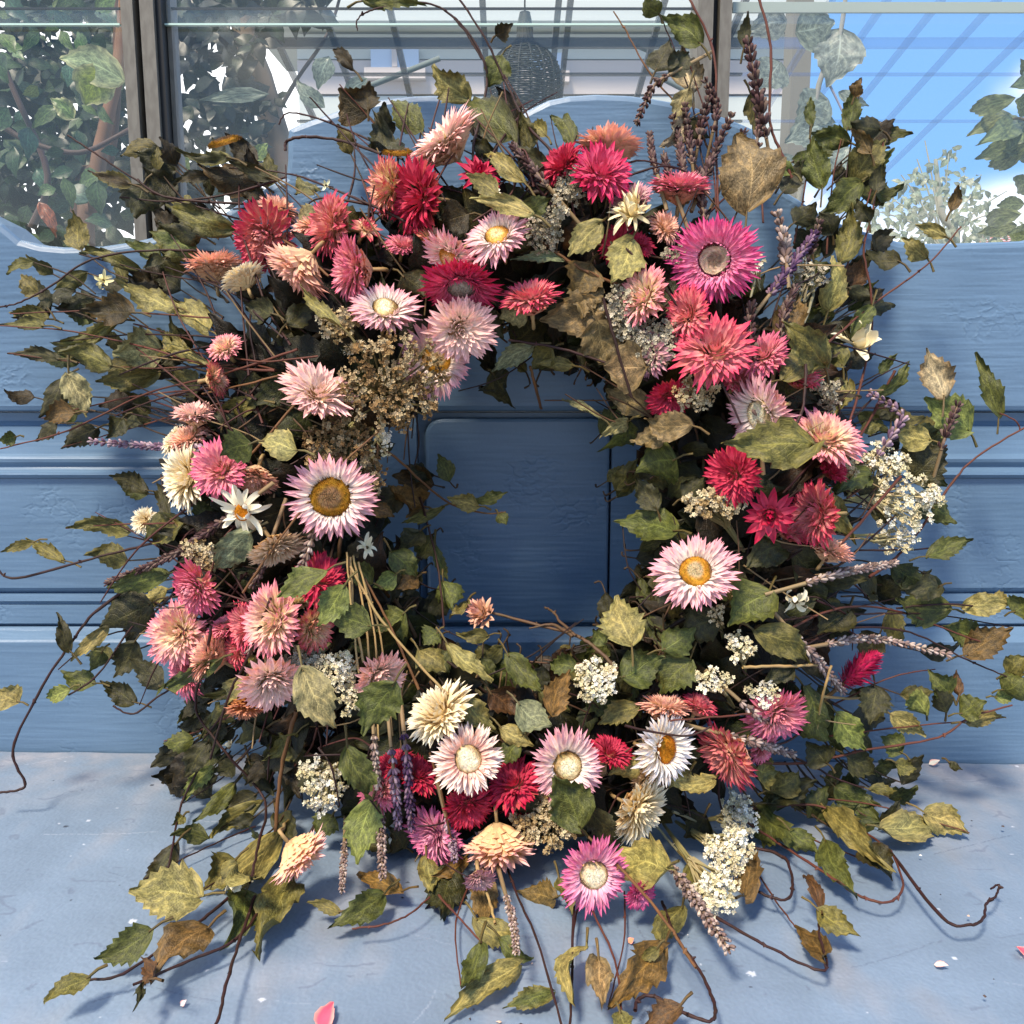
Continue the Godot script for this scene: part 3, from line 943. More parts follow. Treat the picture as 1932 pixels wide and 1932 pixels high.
const DISCS := {
	"gold": ["b0762c", "d8b060", "dcc290"], "brown": ["4e3414", "8e6420", "7c6044"], "cream": ["8c6a38", "d8c494", "e4d8b4"],
	"fluff": ["b8a48c", "cbb89c", "94806a"], "grey": ["7a6a60", "a0948a", "b0a598"], "beige": ["b89c6c", "dccfae", "d8d0b4"],
	"orange": ["a85a18", "c88428", "b87420"], "ochre": ["a87428", "b8842e", "a89470"],
}

func bract(s: Shape, a: float, rb: float, zb: float, L: float, w: float, elev: float, curve: float, cb: Color, ct: Color, cup := 0.22, blunt := 0.0) -> void:
	var r := Vector3(cos(a), sin(a), 0)
	var tn := Vector3(-sin(a), cos(a), 0)
	var p := r * rb + Vector3(0, 0, zb)
	var n0 := s.v.size()
	var prof := [0.6, 0.95, 1.0, 0.66 + blunt * 0.3]
	var e := deg_to_rad(elev)
	var step := L / 4.0
	var tw := rnd(-0.35, 0.35)
	for i in 4:
		var t := i / 4.0
		var col := cb.lerp(ct, smoothstep(0.1, 0.95, t))
		var up := Vector3(0, 0, cos(e)) - r * sin(e)
		var half := w * 0.5 * float(prof[i])
		var acr := tn * cos(tw * t) + up * sin(tw * t)
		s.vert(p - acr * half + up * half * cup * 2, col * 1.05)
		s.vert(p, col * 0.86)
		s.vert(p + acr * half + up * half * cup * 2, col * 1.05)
		p += (r * cos(e) + Vector3(0, 0, sin(e))) * step
		e += deg_to_rad(curve) / 4.0
	s.vert(p, ct)
	for i in 3:
		var k := n0 + i * 3
		s.quad(k, k + 1, k + 4, k + 3)
		s.quad(k + 1, k + 2, k + 5, k + 4)
	s.tri(n0 + 9, n0 + 10, n0 + 12)
	s.tri(n0 + 10, n0 + 11, n0 + 12)

var fine := false
var opened := false
var warp := 0.0
var warp_at := 0.0

func ring(s: Shape, R: float, n: int, rb: float, zb: float, L: float, w: float, elev: float, curve: float, cb: Color, ct: Color, jit := 1.0, cup := 0.22, blunt := 0.0) -> void:
	var a0 := rnd(0, TAU)
	if n > 14 and fine: n = int(n * 1.25)
	if opened and not fine and n > 20: n = int(n * 1.3); w *= 0.76
	if fine and n > 20: n = int(n * 1.45); w *= 0.66
	for k in n:
		var a := a0 + TAU * k / n + rnd(-0.13, 0.13) * jit
		if n > 14 and rng.randf() < 0.05: continue
		var lean := warp * sin(a + warp_at)
		var long := 1 + 0.014 * warp * sin(a * 2 + warp_at * 1.7)
		bract(s, a, rb * R, (zb + rnd(-0.015, 0.015)) * R, L * R * long * (1 + rnd(-0.16, 0.10) * jit), w * R * rnd(0.8, 1.2), elev + lean + rnd(-11, 11) * jit, curve + rnd(-26, 20) * jit, vary(cb, 0.06), vary(ct, 0.10), cup, blunt)

func strawflower(form: String, px: float, py: float, d: float, dir: float, tilt: float, pal: String, disc := "", lift := 0.0) -> void:
	heads.append(Vector3(px, py, d * 0.52))
	var c := spot(px, py, lift + 0.013, 0.016)
	var R := d * 0.5 * scale_at(c) * (1.10 if form == "half" else 1.04)
	var o := base("strawflower", c - wreath.position, wreath)
	var v := (EYE - c).normalized()
	var right := Vector3.UP.cross(v).normalized()
	var up := v.cross(right)
	var sd := right * cos(deg_to_rad(dir)) + up * sin(deg_to_rad(dir))
	var n := (v * cos(deg_to_rad(tilt)) + sd * sin(deg_to_rad(tilt))).normalized()
	var x := n.cross(up if absf(n.dot(up)) < 0.9 else right).normalized()
	o.transform.basis = Basis(x, n.cross(x), n).orthonormalized()
	var P: Array = PALETTE[pal]
	var cb := lin(P[0])
	var ct := lin(P[1])
	var co := lin(P[2])
	var words: String = P[3] + " strawflower"
	if disc: words += " with %s centre" % {"gold": "golden", "brown": "brown gold", "cream": "cream", "fluff": "fluffy beige", "grey": "grey", "beige": "pale beige", "orange": "orange and beige", "ochre": "ochre ringed"}[disc]
	o.set_meta("label", words)
	if pal == "golden": co = co.lerp(ct, 0.25)
	fine = disc == "fluff" or disc == "grey"
	opened = form == "open"
	warp = rnd(5, 15)
	warp_at = rnd(0, TAU)
	var outer := Shape.new()
	var inner := Shape.new()
	var big := 1.15 if disc == "brown" else 1.0
	if form == "star":
		ring(outer, R, 9, 0.22, -0.14, 0.72, 0.26, 2, -5, cb.lerp(ct, 0.5), ct)
		ring(outer, R, 11, 0.24, -0.06, 0.72, 0.24, 12, -10, cb.lerp(ct, 0.3), ct)
		ring(inner, R, 10, 0.24, 0.0, 0.42, 0.20, 40, 30, cb, ct)
		ring(inner, R, 10, 0.20, 0.03, 0.36, 0.18, 62, 60, cb.lerp(ct, 0.5), ct)
		ring(inner, R, 7, 0.12, 0.05, 0.36, 0.16, 74, 50, ct, ct)
	elif form == "bud":
		for k in 7:
			var t := k / 6.0
			ring(outer if k < 3 else inner, R, 12 - k, lerpf(0.30, 0.06, t), lerpf(-0.5, 0.12, t), 0.62, 0.22, lerpf(35, 82, t), lerpf(-10, 25, t), cb.lerp(co, 0.5 - t * 0.4), ct.lerp(co, 0.45 * (1 - t)))
	elif form == "dome":
		for k in 11:
			var t := k / 10.0
			ring(outer if k < 4 else inner, R, int(lerpf(26, 8, t)), lerpf(0.50, 0.08, t), lerpf(-0.22, 0.26, pow(t, 0.7)), lerpf(0.54, 0.26, t), lerpf(0.16, 0.13, t), lerpf(2, 62, t), lerpf(25, 75, t), (co if k < 2 else cb).lerp(ct, 0.35), ct.lerp(cb, clampf(t * 1.1 - 0.4, 0, 0.65)), 0.8, 0.3, 0.5)
	else:
		var rb := 0.40 * big
		ring(outer, R, 9, 0.12, -0.56, 0.26, 0.24, 24, 20, co * 0.9, co, 0.6, 0.35, 1.0)
		ring(outer, R, 12, 0.20, -0.52, 0.32, 0.24, 30, 6, co, co.lerp(ct, 0.1), 0.6, 0.35, 1.0)
		ring(outer, R, 14, 0.28, -0.46, 0.36, 0.23, 34, -14, co, co.lerp(ct, 0.2), 0.6, 0.32, 1.0)
		ring(outer, R, 18, 0.34, -0.38, 0.42, 0.23, 34, -16, co.lerp(cb, 0.2), co.lerp(ct, 0.3), 0.6, 0.3, 0.8)
		ring(outer, R, 20, 0.38, -0.29, 0.48, 0.215, 32, -24, co.lerp(cb, 0.35), co.lerp(ct, 0.45), 0.7, 0.28, 0.6)
		ring(outer, R, 23, 0.41, -0.20, 0.55, 0.19, 26, -28, cb.lerp(co, 0.4), ct.lerp(co, 0.25), 0.8, 0.25, 0.3)
		ring(outer, R, 26, rb, -0.10, 0.64, 0.165, 9, -4, cb, ct)
		ring(outer, R, 27, rb, -0.04, 0.62, 0.155, 18, -6, cb, ct)
		ring(inner, R, 26, rb, 0.0, 0.55, 0.15, 27, -14, cb, ct)
		ring(inner, R, 24, rb - 0.01, 0.03, 0.44, 0.14, 40, -10, cb, ct.lerp(cb, 0.15))
		if form == "open":
			ring(inner, R, 22, rb - 0.02, 0.04, 0.26, 0.10, 56, 10, cb, ct.lerp(cb, 0.55))
			if fine:
				ring(inner, R, 24, rb - 0.01, 0.05, 0.36, 0.10, 50, 10, cb, ct.lerp(cb, 0.2))
				ring(inner, R, 22, rb - 0.04, 0.06, 0.22, 0.08, 68, 60, cb, ct.lerp(cb, 0.6))
		else:
			ring(inner, R, 20, 0.33, 0.04, 0.46, 0.16, 44, 5, cb, ct.lerp(cb, 0.1))
			ring(inner, R, 17, 0.26, 0.05, 0.44, 0.15, 54, 10, cb, ct.lerp(cb, 0.2))
			ring(inner, R, 13, 0.18, 0.06, 0.40, 0.14, 63, 18, cb, ct.lerp(cb, 0.35))
			ring(inner, R, 9, 0.11, 0.07, 0.35, 0.13, 72, 22, cb, ct.lerp(cb, 0.45))
			ring(inner, R, 5, 0.05, 0.08, 0.28, 0.09, 82, 20, cb, ct.lerp(cb, 0.5))
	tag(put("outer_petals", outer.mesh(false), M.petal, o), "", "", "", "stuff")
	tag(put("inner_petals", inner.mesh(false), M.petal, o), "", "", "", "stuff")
	var calyx := Shape.new()
	tube(calyx, PackedVector3Array([Vector3(0, 0, -0.60 * R), Vector3(0, 0, -0.54 * R), Vector3(0, 0, -0.3 * R), Vector3(0, 0, 0.0)]), 0.06 * R, 0.36 * R, co * 0.6, 10, 0.05)
	put("calyx", calyx.mesh(), M.disc, o)
	if form == "open":
		flower_disc(o, R * (0.37 if disc != "brown" else 0.50) * (0.85 if disc == "fluff" else 1.0), disc)
	# dry stem back into the ring
	if tilt > 45 or rng.randf() < 0.4:
		var toward := (spot(975 + (px - 975) * 0.97, 955 + (py - 955) * 0.97, -0.045) - c)
		var back := o.transform.basis.inverse() * (toward.normalized() * R * 2.2 - v * R * 0.5)
		var st := Shape.new()
		tube(st, smooth_path([Vector3(0, 0, -0.55 * R), Vector3(0, 0, -1.0 * R), back * 0.7 + Vector3(0, 0, -1.0 * R), back * 1.1 + Vector3(0, 0, -1.1 * R)], 4), 0.0011, 0.0010, lin("a08458"), 5, 0.2)
		put("stem", st.mesh(), M.twig, o)

func flower_disc(o: Node3D, r: float, key: String) -> void:
	var D: Array = DISCS[key if key else "cream"]
	var e := lin(D[0])
	var m := lin(D[1])
	var c := lin(D[2])
	var s := Shape.new()
	var rings_ := 9
	var seg := 26
	var top := r * (0.30 if key != "fluff" else -0.12)
	for i in rings_ + 1:
		var t := float(i) / rings_
		for k in seg:
			var a := TAU * k / seg
			var q := r * t * (1 + rnd(-0.03, 0.03) + 0.07 * sin(a * 2 + warp_at) + 0.04 * sin(a * 3 + warp * 3))
			var col := c.lerp(m, smoothstep(0.45, 0.62, t)).lerp(e, smoothstep(0.72, 1.0, t))
			if key in ["cream", "beige", "gold", "orange"]:
				col = col.lerp(e, clampf(0.9 * sin(a + warp_at) - 0.3 + 1.6 * (t - 0.6) + rnd(-0.2, 0.2), 0, 0.8))
			s.vert(Vector3(cos(a) * q, sin(a) * q, 0.05 * r + top * sqrt(maxf(0, 1 - t * t)) + rnd(-0.03, 0.03) * r), vary(col, 0.32))
	for i in rings_:
		for k in seg:
			var k2 := (k + 1) % seg
			s.quad(i * seg + k, (i + 1) * seg + k, (i + 1) * seg + k2, i * seg + k2)
	var many := 420 if key in ["brown", "gold", "ochre", "orange"] else 330
	for k in many:   # bristly florets
		var t := sqrt((k + 0.5) / many)
		if key in ["gold", "ochre", "cream", "beige"] and t < 0.62 and k % 2: continue
		var a := k * 2.39996
		var q := r * t
		var p := Vector3(cos(a) * q, sin(a) * q, 0.04 * r + top * sqrt(maxf(0, 1 - t * t)))
		var n := Vector3(cos(a) * t * 0.9, sin(a) * t * 0.9, 1.0).normalized()
		n = (n + Vector3(rnd(-0.3, 0.3), rnd(-0.3, 0.3), 0)).normalized()
		var h := r * rnd(0.07, 0.16)
		var w := r * rnd(0.018, 0.034)
		var col := c.lerp(m, smoothstep(0.42, 0.62, t)).lerp(e, smoothstep(0.7, 1.0, t))
		if key in ["cream", "beige", "gold", "orange"]:
			col = col.lerp(e, clampf(0.9 * sin(a + warp_at) - 0.25 + 1.6 * (t - 0.6) + rnd(-0.3, 0.3), 0, 0.85))
		col = vary(col * (1.12 if k % 3 else 0.62), 0.35)
		var x := n.cross(Vector3(0.3, 0.7, 0.2)).normalized()
		var y := n.cross(x)
		var b := s.v.size()
		for z in 3:
			s.vert(p + (x * cos(TAU * z / 3) + y * sin(TAU * z / 3)) * w, col * 0.6)
		s.vert(p + n * h, col * 1.15)
		s.tri(b, b + 1, b + 3); s.tri(b + 1, b + 2, b + 3); s.tri(b + 2, b, b + 3)
	put("flower_center", s.mesh(false), M.disc, o)

# ragged cream blooms with long curling straps (the dried daisies) or a few broad petals
func ragged(px: float, py: float, d: float, dir: float, tilt: float, hexes: Array, petals: int, wide: float, disc: String, lift: float, words: String, e0 := -0.3, e1 := 1.1, bends := 1.8) -> void:
	var c := spot(px, py, lift + 0.008, 0.012)
	var R := d * 0.5 * scale_at(c)
	var o := base("dried_daisy", c - wreath.position, wreath)
	o.set_meta("label", words)
	var v := (EYE - c).normalized()
	var right := Vector3.UP.cross(v).normalized()
	var up := v.cross(right)
	var n := (v * cos(deg_to_rad(tilt)) + (right * cos(deg_to_rad(dir)) + up * sin(deg_to_rad(dir))) * sin(deg_to_rad(tilt))).normalized()
	var x := n.cross(up if absf(n.dot(up)) < 0.9 else right).normalized()
	o.transform.basis = Basis(x, n.cross(x), n).orthonormalized()
	var cb := lin(hexes[0])
	var ct := lin(hexes[1])
	for k in petals:
		var s := Shape.new()
		var a := TAU * k / petals + rnd(-0.3, 0.3)
		var r := Vector3(cos(a), sin(a), 0)
		var tn := Vector3(-sin(a), cos(a), 0)
		var e := rnd(e0, e1)
		var p := r * R * 0.14
		var L := R * rnd(0.55, 1.0)
		var tw := rnd(-1.2, 1.2)
		var bend := rnd(-bends, bends)
		var sway := rnd(-0.9, 0.9)
		for i in 9:
			var t := i / 8.0
			var half := wide * R * 0.5 * (0.5 + 0.5 * sin(PI * pow(t, 0.8) * 0.9 + 0.15)) * (1.0 if i < 8 else 0.3)
			var upv := Vector3(0, 0, cos(e)) - r * sin(e)
			var acr := tn * cos(tw * t) + upv * sin(tw * t)
			var col := vary(cb.lerp(ct, t), 0.05)
			s.vert(p - acr * half + upv * half * 0.45, col)
			s.vert(p + upv * half * rnd(-0.1, 0.1), col * 0.95)
			s.vert(p + acr * half + upv * half * 0.45, col)
			p += ((r + tn * sway * t) .normalized() * cos(e) + Vector3(0, 0, sin(e))) * L / 8
			e += bend / 8
			if i > 0:
				var b := s.v.size() - 6
				s.quad(b, b + 1, b + 4, b + 3)
				s.quad(b + 1, b + 2, b + 5, b + 4)
		put("petal", s.mesh(), M.petal, o)
	if disc:
		flower_disc(o, R * 0.28, disc)
	var calyx := Shape.new()
	tube(calyx, PackedVector3Array([Vector3(0, 0, -0.35 * R), Vector3(0, 0, -0.2 * R), Vector3(0, 0, 0.02 * R)]), 0.05 * R, 0.2 * R, lin("8a7450"), 8, 0.05)
	put("calyx", calyx.mesh(), M.disc, o)

# a feathery plume of short bracts round a spike
func plume(bx: float, by: float, tx: float, ty: float, w: float, pal: String, label: String) -> void:
	var b := spot(bx, by, 0.012)
	var t := spot(tx, ty, 0.022)
	var o := base("celosia_plume", b - wreath.position, wreath)
	o.set_meta("label", label)
	var n := (t - b).normalized()
	var x := n.cross(Vector3(0.1, 0.2, 1)).normalized()
	o.transform.basis = Basis(x, n.cross(x), n)
	var L := b.distance_to(t)
	var R := w * 0.5 * scale_at(b)
	var s := Shape.new()
	for k in 13:
		var u := k / 12.0
		var r := R * (0.35 + 0.65 * sin(PI * pow(u, 0.8) * 0.92 + 0.1))
		ring(s, r, 15, 0.25, L * u / r, 0.8, 0.22, lerpf(22, 70, u), 12, lin(PALETTE[pal][0]).lerp(lin(PALETTE[pal][1]), 0.55), lin(PALETTE[pal][1]))
	tag(put("bracts", s.mesh(false), M.petal, o), "", "", "", "stuff")
	var st := Shape.new()
	tube(st, PackedVector3Array([Vector3(0, 0, -L * 0.6), Vector3(0, 0, L * 0.8)]), 0.0012, 0.0012, lin("8a6a48"), 5, 0.1)
	put("stem", st.mesh(), M.twig, o)

const CLUSTERS := {
	"brown": [["9a7a50", "745a3a", "c0aa84", "5a4630"], "brown gold"], "grey": [["b3a88e", "8e846c", "d6ccb2", "9b8f7a"], "grey beige"],
	"white": [["ece2c2", "dccfa4", "f6f1e2", "c8b88c"], "creamy white"], "tan": [["c8b48c", "a88c60", "e0d0ac", "8a7048"], "beige"],
}

# flat heads of tiny florets on branching stalks
func yarrow(px: float, py: float, w: float, h: float, turn: float, key: String, n: int, fx: float, fy: float, size_ := 6.0, lift := 0.010) -> void:
	var c := spot(px, py, lift, 0.012)
	var k := scale_at(c)
	var o := base("yarrow_cluster", c - wreath.position, wreath)
	o.set_meta("label", CLUSTERS[key][1] + " cluster of tiny dried florets")
	var v := (EYE - c).normalized()
	var right := Vector3.UP.cross(v).normalized()
	var up := v.cross(right)
	var ex := right * cos(deg_to_rad(turn)) + up * sin(deg_to_rad(turn))
	var ey := -right * sin(deg_to_rad(turn)) + up * cos(deg_to_rad(turn))
	var cols := []
	for hx in CLUSTERS[key][0]: cols.append(lin(hx))
	var fl := Shape.new()
	var st := Shape.new()
	var foot := spot(px + fx, py + fy, -0.02) - c
	n = int(n * 2.6)
	size_ *= 1.2
	var heads := maxi(5, int(n / 13.0))
	for q in heads:
		var a := q * 2.39996 + rnd(-0.3, 0.3)
		var rr := sqrt((q + 0.4) / heads)
		var hc := (ex * cos(a) * w * 0.46 + ey * sin(a) * h * 0.46) * rr * k + v * (0.16 * minf(w, h) * k * sqrt(1 - rr * rr * 0.98) + rnd(-0.003, 0.003))
		var axis := (hc - foot).normalized().lerp(v, 0.55).normalized()
		var fork := foot.lerp(Vector3.ZERO, 0.55) + Vector3(rnd(-1, 1), rnd(-1, 1), rnd(-1, 1)) * 0.002 - v * 0.004
		if q % 4 == 0: tube(st, PackedVector3Array([foot, fork]), 0.0010, 0.0008, lin("948a5c"), 4, 0.1)
		tube(st, smooth_path([fork, fork.lerp(hc, 0.6) - v * 0.002, hc - axis * 0.002], 3), 0.0007, 0.0005, cols[3].lerp(lin("948a5c"), 0.5), 4, 0.1)
		var tone: Color = cols[rng.randi() % 3]
		for f in maxi(4, int(float(n) / heads)):
			var fr := sqrt(rng.randf()) * size_ * 1.35 * k
			var fa := rnd(0, TAU)
			var x := axis.cross(Vector3(0.2, 0.9, 0.3)).normalized()
			var y := axis.cross(x)
			var p := hc + (x * cos(fa) + y * sin(fa)) * fr + axis * rnd(-0.0012, 0.0012)
			var fn := (axis + (x * cos(fa) + y * sin(fa)) * 0.5 + Vector3(rnd(-0.8, 0.8), rnd(-0.8, 0.8), rnd(-0.8, 0.8))).normalized()
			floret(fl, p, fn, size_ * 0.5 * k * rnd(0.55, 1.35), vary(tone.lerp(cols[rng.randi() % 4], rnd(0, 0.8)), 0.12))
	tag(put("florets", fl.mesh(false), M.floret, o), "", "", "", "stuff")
	put("stalks", st.mesh(), M.twig, o)

func floret(s: Shape, p: Vector3, n: Vector3, r: float, col: Color) -> void:
	var x := n.cross(Vector3(0.5, 0.4, 0.77)).normalized()
	var y := n.cross(x)
	var b := s.v.size()
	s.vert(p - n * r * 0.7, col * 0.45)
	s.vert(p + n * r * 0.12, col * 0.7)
	var a0 := rnd(0, 1)
	for k in 5:
		var a := a0 + TAU * k / 5
		var d := x * cos(a) + y * sin(a)
		var t := -x * sin(a) + y * cos(a)
		var lift := rnd(0.1, 0.9)
		s.vert(p + (d * 0.7 - t * 0.42 + n * lift * 0.5) * r, col)
		s.vert(p + (d * 1.05 + n * lift) * r, col * 1.12)
		s.vert(p + (d * 0.7 + t * 0.42 + n * lift * 0.5) * r, col)
		var q := b + 2 + k * 3
		s.tri(b + 1, q, q + 1); s.tri(b + 1, q + 1, q + 2)
		s.tri(b, q + 1, q); s.tri(b, q + 2, q + 1)

const LAVENDER := {"brown": ["5a4444", "43302f", "746058"], "purple": ["6a5068", "4a3450", "8a7080"], "grey": ["a08880", "7d675f", "c4b0a4"], "mauve": ["94798a", "6c5468", "b89ea6"]}

func lavender(pts: Array, width: float, key: String, lift := 0.014) -> void:
	var path3 := []
	for q in pts: path3.append(spot(q[0], q[1], lift, 0.01))
	var o := base("lavender_spike", path3[0] - wreath.position, wreath)
	o.set_meta("label", {"brown": "dark brown", "purple": "purple", "grey": "pale grey", "mauve": "mauve"}[key] + " dried lavender spike")
	var k := scale_at(path3[0])
	var path := smooth_path(path3, 8)
	var cols := []
	for hx in LAVENDER[key]: cols.append(lin(hx))
	var st := Shape.new()
	var rel := PackedVector3Array()
	for p in path: rel.append(p - path3[0])
	tube(st, rel, 0.0011, 0.0006, lin("7a6450"), 5, 0.1)
	var back := rel[0] - rel[2]
	tube(st, PackedVector3Array([Vector3.ZERO, back.normalized() * 0.03 - (EYE - path3[0]).normalized() * 0.015]), 0.0011, 0.0012, lin("8a7454"), 5, 0.1)
	put("stem", st.mesh(), M.twig, o)
	var total := 0.0
	for i in rel.size() - 1: total += rel[i].distance_to(rel[i + 1])
	var gap := width * 0.50 * k
	var fl := Shape.new()
	var run := 0.0
	var nextat := gap * 0.3
	var wn := 0
	for i in rel.size() - 1:
		var a := rel[i]
		var b := rel[i + 1]
		var l := a.distance_to(b)
		while nextat <= run + l:
			var p := a.lerp(b, (nextat - run) / l)
			var ax := (b - a).normalized()
			var x := ax.cross(Vector3(0.3, 0.5, 0.8)).normalized()
			var y := ax.cross(x)
			var t := nextat / total
			var size_ := lerpf(1.0, 0.68, t) * (0.75 if t < 0.12 else 1.0)
			for q in 6:
				var w := TAU * q / 6 + wn * 0.52 + rnd(-0.25, 0.25)
				var rd := x * cos(w) + y * sin(w)
				var out := (ax * 0.86 + rd * rnd(0.35, 0.7)).normalized()
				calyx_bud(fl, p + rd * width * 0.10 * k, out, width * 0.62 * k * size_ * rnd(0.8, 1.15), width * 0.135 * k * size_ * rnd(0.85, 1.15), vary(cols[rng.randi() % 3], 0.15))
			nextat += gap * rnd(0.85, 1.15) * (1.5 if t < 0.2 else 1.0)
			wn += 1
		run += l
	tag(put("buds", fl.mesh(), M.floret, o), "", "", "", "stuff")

func calyx_bud(s: Shape, p: Vector3, d: Vector3, L: float, r: float, col: Color) -> void:
	var x := d.cross(Vector3(0.2, 0.8, 0.5)).normalized()
	var y := d.cross(x)
	var prof := [[0.0, 0.35], [0.35, 0.95], [0.75, 1.0], [1.0, 0.62], [0.93, 0.2]]
	var n0 := s.v.size()
	for i in prof.size():
		for k in 6:
			var a := TAU * k / 6
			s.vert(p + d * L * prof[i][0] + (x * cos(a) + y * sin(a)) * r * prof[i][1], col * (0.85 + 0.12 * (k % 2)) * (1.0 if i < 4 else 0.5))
	for i in prof.size() - 1:
		for k in 6:
			var k2 := (k + 1) % 6
			s.quad(n0 + i * 6 + k, n0 + i * 6 + k2, n0 + i * 6 + 6 + k2, n0 + i * 6 + 6 + k)

# ---------------------------------------------------------------- leaves and twigs of the wreath
const LEAFCOL := {
	"d": "4e4c2a", "g": "6c7236", "o": "8a8244", "y": "bcae68", "p": "beb47e", "b": "745230", "t": "a88e60", "k": "483c20", "m": "84683a",
	"l": "9c9050", "v": "929c50", "c": "dcc8a0", "r": "8e7444", "w": "beb068", "n": "98743a", "s": "9ca278",
}

func leaf(bx: float, by: float, tx: float, ty: float, w: float, key: String, curl := -9.0, lift := -9.0) -> void:
	var inside := swell((bx + tx) / 2, (by + ty) / 2) > 0.004
	if lift > 0.019: lift += 0.012
	if lift < -1: lift = rnd(-0.002, 0.009) if inside else rnd(-0.004, 0.016)
	var b := spot(bx, by, lift, 0.006)
	var t := spot(tx, ty, lift + rnd(-0.006, 0.008), 0.003)
	if (t.y < 0.012 or b.y < 0.012) and not inside:
		b.y = maxf(b.y, 0.012)
	var L := b.distance_to(t)
	var k := scale_at(b)
	if curl < -1: curl = (rnd(0.5, 1.1) if rng.randf() < 0.42 else rnd(1.15, 1.9)) * (1 if rng.randf() < 0.55 else -1)
	var col := vary(lin(LEAFCOL[key[0]]), 0.16)
	var other := vary(lin(LEAFCOL[key[1]] if key.length() > 1 else LEAFCOL[key[0]]), 0.14)
	var face := ((EYE - b).normalized() + Vector3(rnd(-0.3, 0.3), rnd(-0.1, 0.35), 0)).normalized()
	var s := Shape.new()
	var o := {"curl": curl, "teeth": rnd(0.03, 0.14), "crinkle": rnd(0.035, 0.085), "bow": rnd(-0.20, 0.20), "roll": rnd(-0.35, 0.35) if absf(curl) < 1.3 else 0.0, "wide": rnd(0.27, 0.38), "edge": other, "rows": 16 if L > 0.022 else 12, "twist": rnd(-1.0, 1.0)}
	if key in ["t", "tr", "c", "ct"]: o.crinkle = rnd(0.07, 0.10)
	blade(s, Vector3.ZERO, t - b, w * 0.47 * k, face, col, o)
	# its stalk
	var ax := (t - b).normalized()
	var home := (spot(975, 955, -0.03) - b).normalized()
	var e := (-ax * 0.8 + home * 0.35).normalized() * minf(0.012, L * 0.45)
	tube(s, PackedVector3Array([ax * 0.001, e * 0.5 + Vector3(0, 0.001, 0), e]), 0.00055, 0.0008, lin("7a6238").lerp(col, 0.3), 4, 0.1)
	put("leaf", s.mesh(), M.leaf, wreath, b - wreath.position)

func twig(pts: Array, w0: float, w1: float, key := "d", lift := 0.008) -> void:
	var path3 := []
	for q in pts:
		path3.append(spot(q[0], q[1], lift + (q[2] if q.size() > 2 else 0.0), 0.004) + Vector3(rnd(-1, 1), rnd(-1, 1), rnd(-1, 1)) * 0.0006)
	var k := scale_at(path3[0])
	var s := Shape.new()
	var rel := []
	for p in path3: rel.append(p - path3[0])
	var path := smooth_path(rel, 7)
	for i in range(1, path.size() - 1): path[i] += Vector3(rnd(-1, 1), rnd(-1, 1), rnd(-1, 1)) * 0.00025
	var col := lin({"d": "35201c", "r": "5c3428", "s": "a88c5c", "b": "6e4c30", "k": "5a4430", "g": "8a8468"}[key])
	tube(s, path, w0 * 0.5 * k, w1 * 0.5 * k, col, 6, 0.12)
	for i in range(4, path.size() - 2, 9):   # nodes
		if rng.randf() < 0.6:
			var d := Vector3(rnd(-1, 1), rnd(-0.5, 1), rnd(-0.5, 1)).normalized()
			tube(s, PackedVector3Array([path[i] - d * w1 * 0.3 * k, path[i] + d * w0 * 1.2 * k]), w0 * 0.7 * k, w0 * 0.2 * k, col * 1.1, 5, 0.1)
	put("twig" if key != "s" else "straw_stem", s.mesh(), M.twig, wreath, path3[0] - wreath.position)

func taken(px: float, py: float) -> bool:
	for h in heads:
		if Vector2(px - h.x, py - h.y).length() < h.z: return true
	return false

